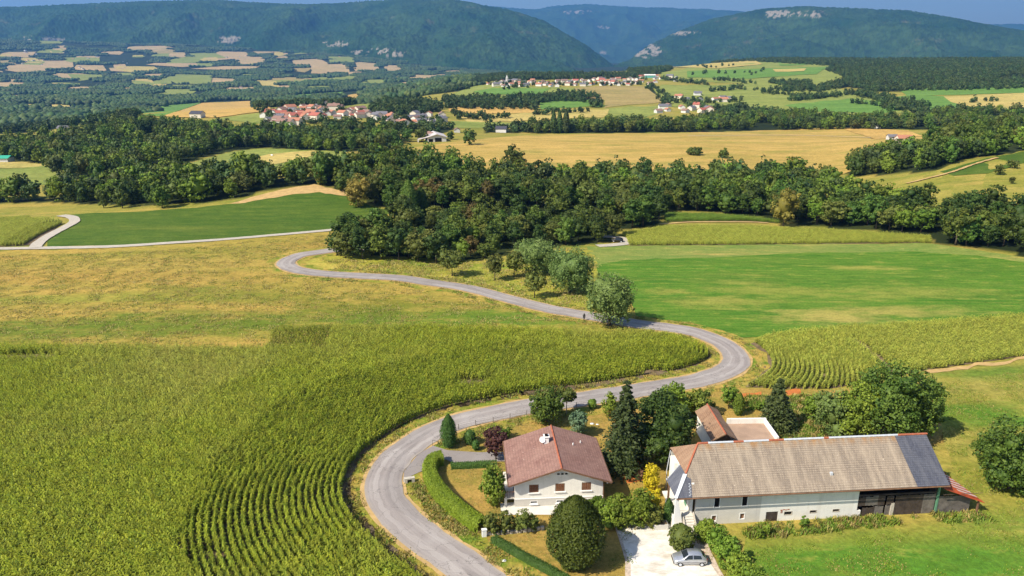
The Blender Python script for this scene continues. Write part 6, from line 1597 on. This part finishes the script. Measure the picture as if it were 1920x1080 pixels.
verge_grass()
strew('bank_grass', [(772, 905), (790, 900), (800, 925), (850, 970), (910, 1005), (960, 1050), (1010, 1085), (960, 1085), (870, 1020), (800, 965)], 700, PC_G, 'dry grass on the bank below the clipped hedge', .6, 1.3)
strew('garden_grass', [(1400, 745), (1560, 740), (1560, 850), (1480, 850), (1400, 770)], 900, PC_W, 'rough grass in the garden behind the flat garage', .4, .9)

PC_M = proto_collection('meadow_tuft', [tuft('meadow_tuft', 840 + i, 16, .16, LEAF['straw'] if i % 4 else LEAF['fresh'], .42) for i in range(6)])
strew('meadow_grass', [(-60, 480), (300, 470), (610, 440), (620, 465), (530, 490), (560, 515), (830, 550), (1080, 602), (900, 615), (520, 618), (490, 650), (-60, 648)], 8000, PC_M, 'uneven dry grass of the mown meadow left of the road', .6, 1.6, .40)
strew('orchard_grass', [(600, 486), (850, 492), (1000, 480), (1110, 480), (1120, 505), (1180, 565), (1180, 592), (1000, 568), (880, 536), (750, 515), (600, 510)], 2600, PC_M, 'long yellowing grass under the willows and fruit trees', .8, 2.0, .42)
PC_P = proto_collection('pasture_tuft', [tuft('pasture_tuft', 860 + i, 16, .16, LEAF[('fresh', 'weed', 'fresh', 'hedge')[i]], .42) for i in range(4)])
strew('pasture_grass', [(1760, 720), (1960, 690), (1960, 1090), (1400, 1090), (1410, 1030), (1850, 985), (1790, 880), (1770, 800)], 6000, PC_P, 'short grass of the pasture around the barn', .4, 1.1, .42)
strew('lawn_grass', [(790, 905), (800, 850), (925, 796), (1100, 768), (1150, 760), (1150, 800), (950, 850), (940, 960), (1030, 990), (1160, 990), (1175, 1085), (1060, 1085), (930, 1010), (830, 930)], 3500, PC_M, 'dry short grass of the lawns around the white house', .3, .7, .40)

strew('yard_weeds', [(1156, 986), (1262, 980), (1310, 992), (1330, 1030), (1380, 1110), (1350, 1090), (1318, 1046), (1296, 996), (1200, 992), (1170, 1010), (1184, 1060), (1176, 1060)], 160, PC_G, 'sparse weeds along the rim of the gravel yard', .4, 1.0, .3)
# ================================================================== SMALL THINGS
def car(name, loc, rz, paint, label):
    R = empty(name, loc, rz, label, 'car')
    # x forward; stations from nose to tail: x, half width, belt height, deck/roof height, half width at top
    st = [(1.86, .62, .50, .60, .50), (1.80, .74, .58, .68, .62), (1.45, .79, .66, .78, .68), (.92, .80, .74, .88, .72), (.85, .80, .78, .92, .70), (.25, .80, .82, 1.36, .56), (-.2, .80, .83, 1.41, .56), (-.9, .80, .84, 1.39, .55), (-1.28, .79, .85, 1.28, .54), (-1.62, .77, .86, .98, .66), (-1.78, .73, .80, .88, .64), (-1.84, .68, .6, .66, .6)]
    V = []; n = 10
    for x, hw, zb, zt, ht in st:
        ring = [(hw * .9, .22), (hw, .36), (hw * 1.01, (zb + .36) / 2), (hw, zb), (ht, zt)]
        V += [(x, y, z) for y, z in ring] + [(x, -y, z) for y, z in ring[::-1]]
    Fs = [[i * n + k, i * n + (k + 1) % n, (i + 1) * n + (k + 1) % n, (i + 1) * n + k] for i in range(len(st) - 1) for k in range(n)] + [list(range(n)), list(range((len(st) - 1) * n, len(st) * n))[::-1]]
    bm = bmesh.new(); vs = [bm.verts.new(v) for v in V]
    for f in Fs: bm.faces.new([vs[i] for i in f])
    bmesh.ops.recalc_face_normals(bm, faces=bm.faces); me = bpy.data.meshes.new('body'); bm.to_mesh(me); bm.free(); me.materials.append(paint)
    me.polygons.foreach_set('use_smooth', np.ones(len(me.polygons), bool)); b = obj('body', me, R)
    g = M['glass']
    def pane(nm, pts, m=g): 
        c = sum((Vector(p) for p in pts), Vector()) / len(pts); nrm = (Vector(pts[1]) - Vector(pts[0])).cross(Vector(pts[2]) - Vector(pts[0])).normalized()
        if nrm.dot(c - Vector((-.2, 0, .8))) < 0: nrm = -nrm; pts = pts[::-1]
        MB().slab([Vector(p) + nrm * .014 for p in pts], .012).build(nm, m, R)
    pane('windscreen', [(.82, .62, .96), (.82, -.62, .96), (.27, -.50, 1.34), (.27, .50, 1.34)])
    pane('rear_window', [(-1.30, .49, 1.26), (-1.30, -.49, 1.26), (-1.60, -.58, 1.0), (-1.60, .58, 1.0)])
    for s in (-1, 1):
        pane('side_window', [(.70, s * .765, .92), (-.18, s * .765, .92), (-.18, s * .60, 1.33), (.26, s * .60, 1.32)])
        pane('side_window', [(-.26, s * .765, .92), (-1.22, s * .75, .94), (-1.05, s * .60, 1.28), (-.26, s * .60, 1.33)])
        MB().box(.55, .72, s * .82 - .06, s * .82 + .06, .93, 1.03).build('wing_mirror', M['metal'], R)
        MB().box(-1.7, 1.65, s * .812 - .008, s * .812 + .008, .48, .54).build('side_strip', M['metal'], R)
        MB().box(1.74, 1.80, s * .52 - .14, s * .52 + .14, .58, .68).build('headlight', M['white'], R)
        MB().box(-1.82, -1.76, s * .60 - .1, s * .60 + .1, .66, .86).build('tail_light', plain('tail_lamp', L(170, 30, 24), .3, .05), R)
        for x in (1.18, -1.22):
            w = MB().tube([(x, s * .66, .28), (x, s * .82, .28)], .28, 14).build('wheel', plain('tyre', (.03, .03, .03), .8, .1), R)
            MB().tube([(x, s * .815, .28), (x, s * .828, .28)], .17, 12).build('rim', M['ridge_grey'], w)
    MB().box(1.80, 1.90, -.66, .66, .26, .46).build('bumper', M['metal'], R); MB().box(-1.9, -1.8, -.66, .66, .28, .48).build('bumper', M['metal'], R)
M['silver'] = plain('silver_paint', (.50, .52, .56), .28, .03, 1, .6, .5, 0, .6)
M['black_paint'] = plain('black_paint', (.012, .012, .014), .25, .03, 1, 0, .5, 0, .6)
p = P(1294, 1060)
car('parked_car', (p.x, p.y + .5, .05), math.radians(180), M['silver'], 'silver hatchback parked on the white gravel yard')
p = P(1158, 455)
car('parked_car', (p.x, p.y + .6, p.z + .15), math.radians(170), M['black_paint'], 'black car in the tree shade at the wood corner')

def walker():
    p = P(1095, 602)
    R = empty('person', (p.x, p.y, p.z + .06), math.radians(200), 'person in dark clothes walking along the road near the willow', 'person')
    J = {'pel': (0, 0, .95, .15), 'wai': (0, 0, 1.12, .14), 'che': (0, .01, 1.34, .17), 'nek': (0, .01, 1.5, .065), 'hea': (0, .03, 1.62, .10), 'top': (0, .02, 1.74, .08),
         'lsh': (.19, 0, 1.42, .07), 'lel': (.24, -.08, 1.14, .05), 'lwr': (.24, .05, .9, .038), 'rsh': (-.19, 0, 1.42, .07), 'rel': (-.24, .06, 1.14, .05), 'rwr': (-.23, .22, .93, .038),
         'lhi': (.1, 0, .88, .11), 'lkn': (.1, .16, .5, .075), 'lan': (.1, .12, .09, .05), 'lto': (.1, .28, .05, .045), 'rhi': (-.1, 0, .88, .11), 'rkn': (-.1, -.05, .48, .075), 'ran': (-.1, -.3, .14, .05), 'rto': (-.1, -.17, .05, .045)}
    E = [('pel', 'wai'), ('wai', 'che'), ('che', 'nek'), ('nek', 'hea'), ('hea', 'top'), ('che', 'lsh'), ('lsh', 'lel'), ('lel', 'lwr'), ('che', 'rsh'), ('rsh', 'rel'), ('rel', 'rwr'), ('pel', 'lhi'), ('lhi', 'lkn'), ('lkn', 'lan'), ('lan', 'lto'), ('pel', 'rhi'), ('rhi', 'rkn'), ('rkn', 'ran'), ('ran', 'rto')]
    for s, w in (('l', J['lwr']), ('r', J['rwr'])):
        sx = 1 if s == 'l' else -1
        J[s + 'pa'] = (w[0], w[1] + .02, w[2] - .07, .034); E.append((s + 'wr', s + 'pa'))
        for k in range(4): J[s + 'f%d' % k] = (w[0] + .0, w[1] + .05 - .025 * k, w[2] - .155 + .012 * abs(k - 1), .009); E.append((s + 'pa', s + 'f%d' % k))
        J[s + 'th'] = (w[0] - sx * .01, w[1] + .075, w[2] - .09, .010); E.append((s + 'pa', s + 'th'))
    ks = list(J); me = bpy.data.meshes.new('body'); me.from_pydata([J[k][:3] for k in ks], [(ks.index(a), ks.index(b)) for a, b in E], [])
    o = obj('body', me, R); md = o.modifiers.new('skin', 'SKIN'); sv = me.skin_vertices[0].data
    for i, k in enumerate(ks): sv[i].radius = (J[k][3], J[k][3])
    sv[0].use_root = True
    o.modifiers.new('sub', 'SUBSURF').levels = 1; o.modifiers['sub'].render_levels = 1
    me.materials.append(plain('dark_clothes', (.02, .02, .024), .85, .2, 5))
    v, f = ICO2; obj('hair', mesh_np('hair', v * [.105, .12, .10] + [0, .01, 1.69], f, plain('dark_hair', (.03, .02, .015), .6, .2, 8), True), R)
walker()

# marker post, culvert, fence, metal frame, stones
p = P(908, 1006)
R = empty('marker_post', p, .2, 'white painted block at the end of the clipped hedge', 'marker'); MB().box(-.28, .28, -.18, .18, -.1, .95).build('block', M['white'], R, bevel=.02); MB().box(-.32, .32, -.22, .22, .951, 1.02).build('cap', M['white'], R)
p = P(768, 905)
R = empty('culvert', p, .3, 'stone drain opening on the verge at the driveway corner', 'drain'); MB().box(-.7, -.3, -.2, .3, -.1, .55).box(.3, .7, -.2, .3, -.1, .55).box(-.7, .7, -.2, .3, .551, .75).build('headwall', M['stone'], R); MB().box(-.3, .3, .1, .28, -.05, .55).build('opening', M['dark'], R)
def stone_edge():
    l = resample(world_line([(917, 1003), (960, 1000), (1025, 992)]), .48); R = empty('stone_edging', (0, 0, 0), 0, 'low stone edging wall below the terrace shrubs', 'wall'); r = random.Random(4)
    for i in range(len(l) - 1):
        a = math.atan2(l[i + 1, 1] - l[i, 1], l[i + 1, 0] - l[i, 0]); h = r.uniform(.32, .48)
        MB().box(-.22, .22, -.16, .16, -.1, h).build('stone', M['stone'], R, bevel=.03, loc=(l[i, 0], l[i, 1], 0), rz=a + r.uniform(-.06, .06))
stone_edge()
def fence():
    l = resample(world_line([(832, 818), (868, 804), (925, 793), (990, 780), (1066, 768), (1110, 760)]), 2.4); R = empty('wire_fence', (0, 0, 0), 0, 'thin wire fence with posts along the dry lawn', 'fence')
    for q in l: MB().box(-.05, .05, -.05, .05, -.2, 1.05).build('post', M['wood_grey'], R, loc=(q[0], q[1], 0))
    for z in (.4, .7, 1.0): MB().tube([(q[0], q[1] + .06, z) for q in l], .012, 4).build('wire', M['metal'], R)
fence()
def frame():
    p = P(820, 838); R = empty('metal_frame', p, .3, 'bent dark metal frame on the lawn tip beside the driveway', 'frame')
    MB().tube([(-.6, .4, 0), (-.6, .4, 1.0), (.2, -.1, .9), (.2, -.1, 0)], .035, 6).build('hoop', M['metal'], R); MB().tube([(.2, -.1, .05), (.7, .2, .25)], .035, 6).build('stay', M['metal'], R)
frame()
for k, (px, py, s, lab) in enumerate(((1110, 795, .28, 'white stone on the dry lawn, larger of two'), (1120, 796, .2, 'white stone on the dry lawn, smaller of two'), (945, 1052, .26, 'pale stone on the road bank'))):
    p = P(px, py); v, f = ICO1; rr = np.random.default_rng(k)
    tag(obj('stone', mesh_np('stone', v * (s * (1 + .4 * (rr.random(len(v)) - .5)))[:, None] * [1.4, 1, .7], f, M['white']), None, p), lab, 'stone')
p = P(1203, 900); R = empty('garden_board', p, .9, 'leaning wooden board beside the yellow shrub', 'board'); MB().slab([(-.05, 0, 0), (.35, 0, 1.3), (.35, 1.6, 1.3), (-.05, 1.6, 0)], .06).build('panel', M['wood_brown'], R); MB().box(.6, .68, .2, .28, -.1, .9).build('prop', M['wood_grey'], R)
p = P(1237, 990); R = empty('planter', p, .08, 'pale concrete planter at the gravel yard corner', 'planter'); MB().box(-.9, .9, -.5, .5, -.1, .75).build('box', M['plaster_grey'], R, bevel=.02); MB().box(-.8, .8, -.4, .4, .751, .8).build('soil', M['soil'], R)
p = P(510, 293); R = tag(MB().tube([(-.6, 0, .6), (.6, 0, .6)], .62, 12).build('hay_bale', M['white'], None, loc=p), 'white wrapped bale on the sloping pasture', 'bale')
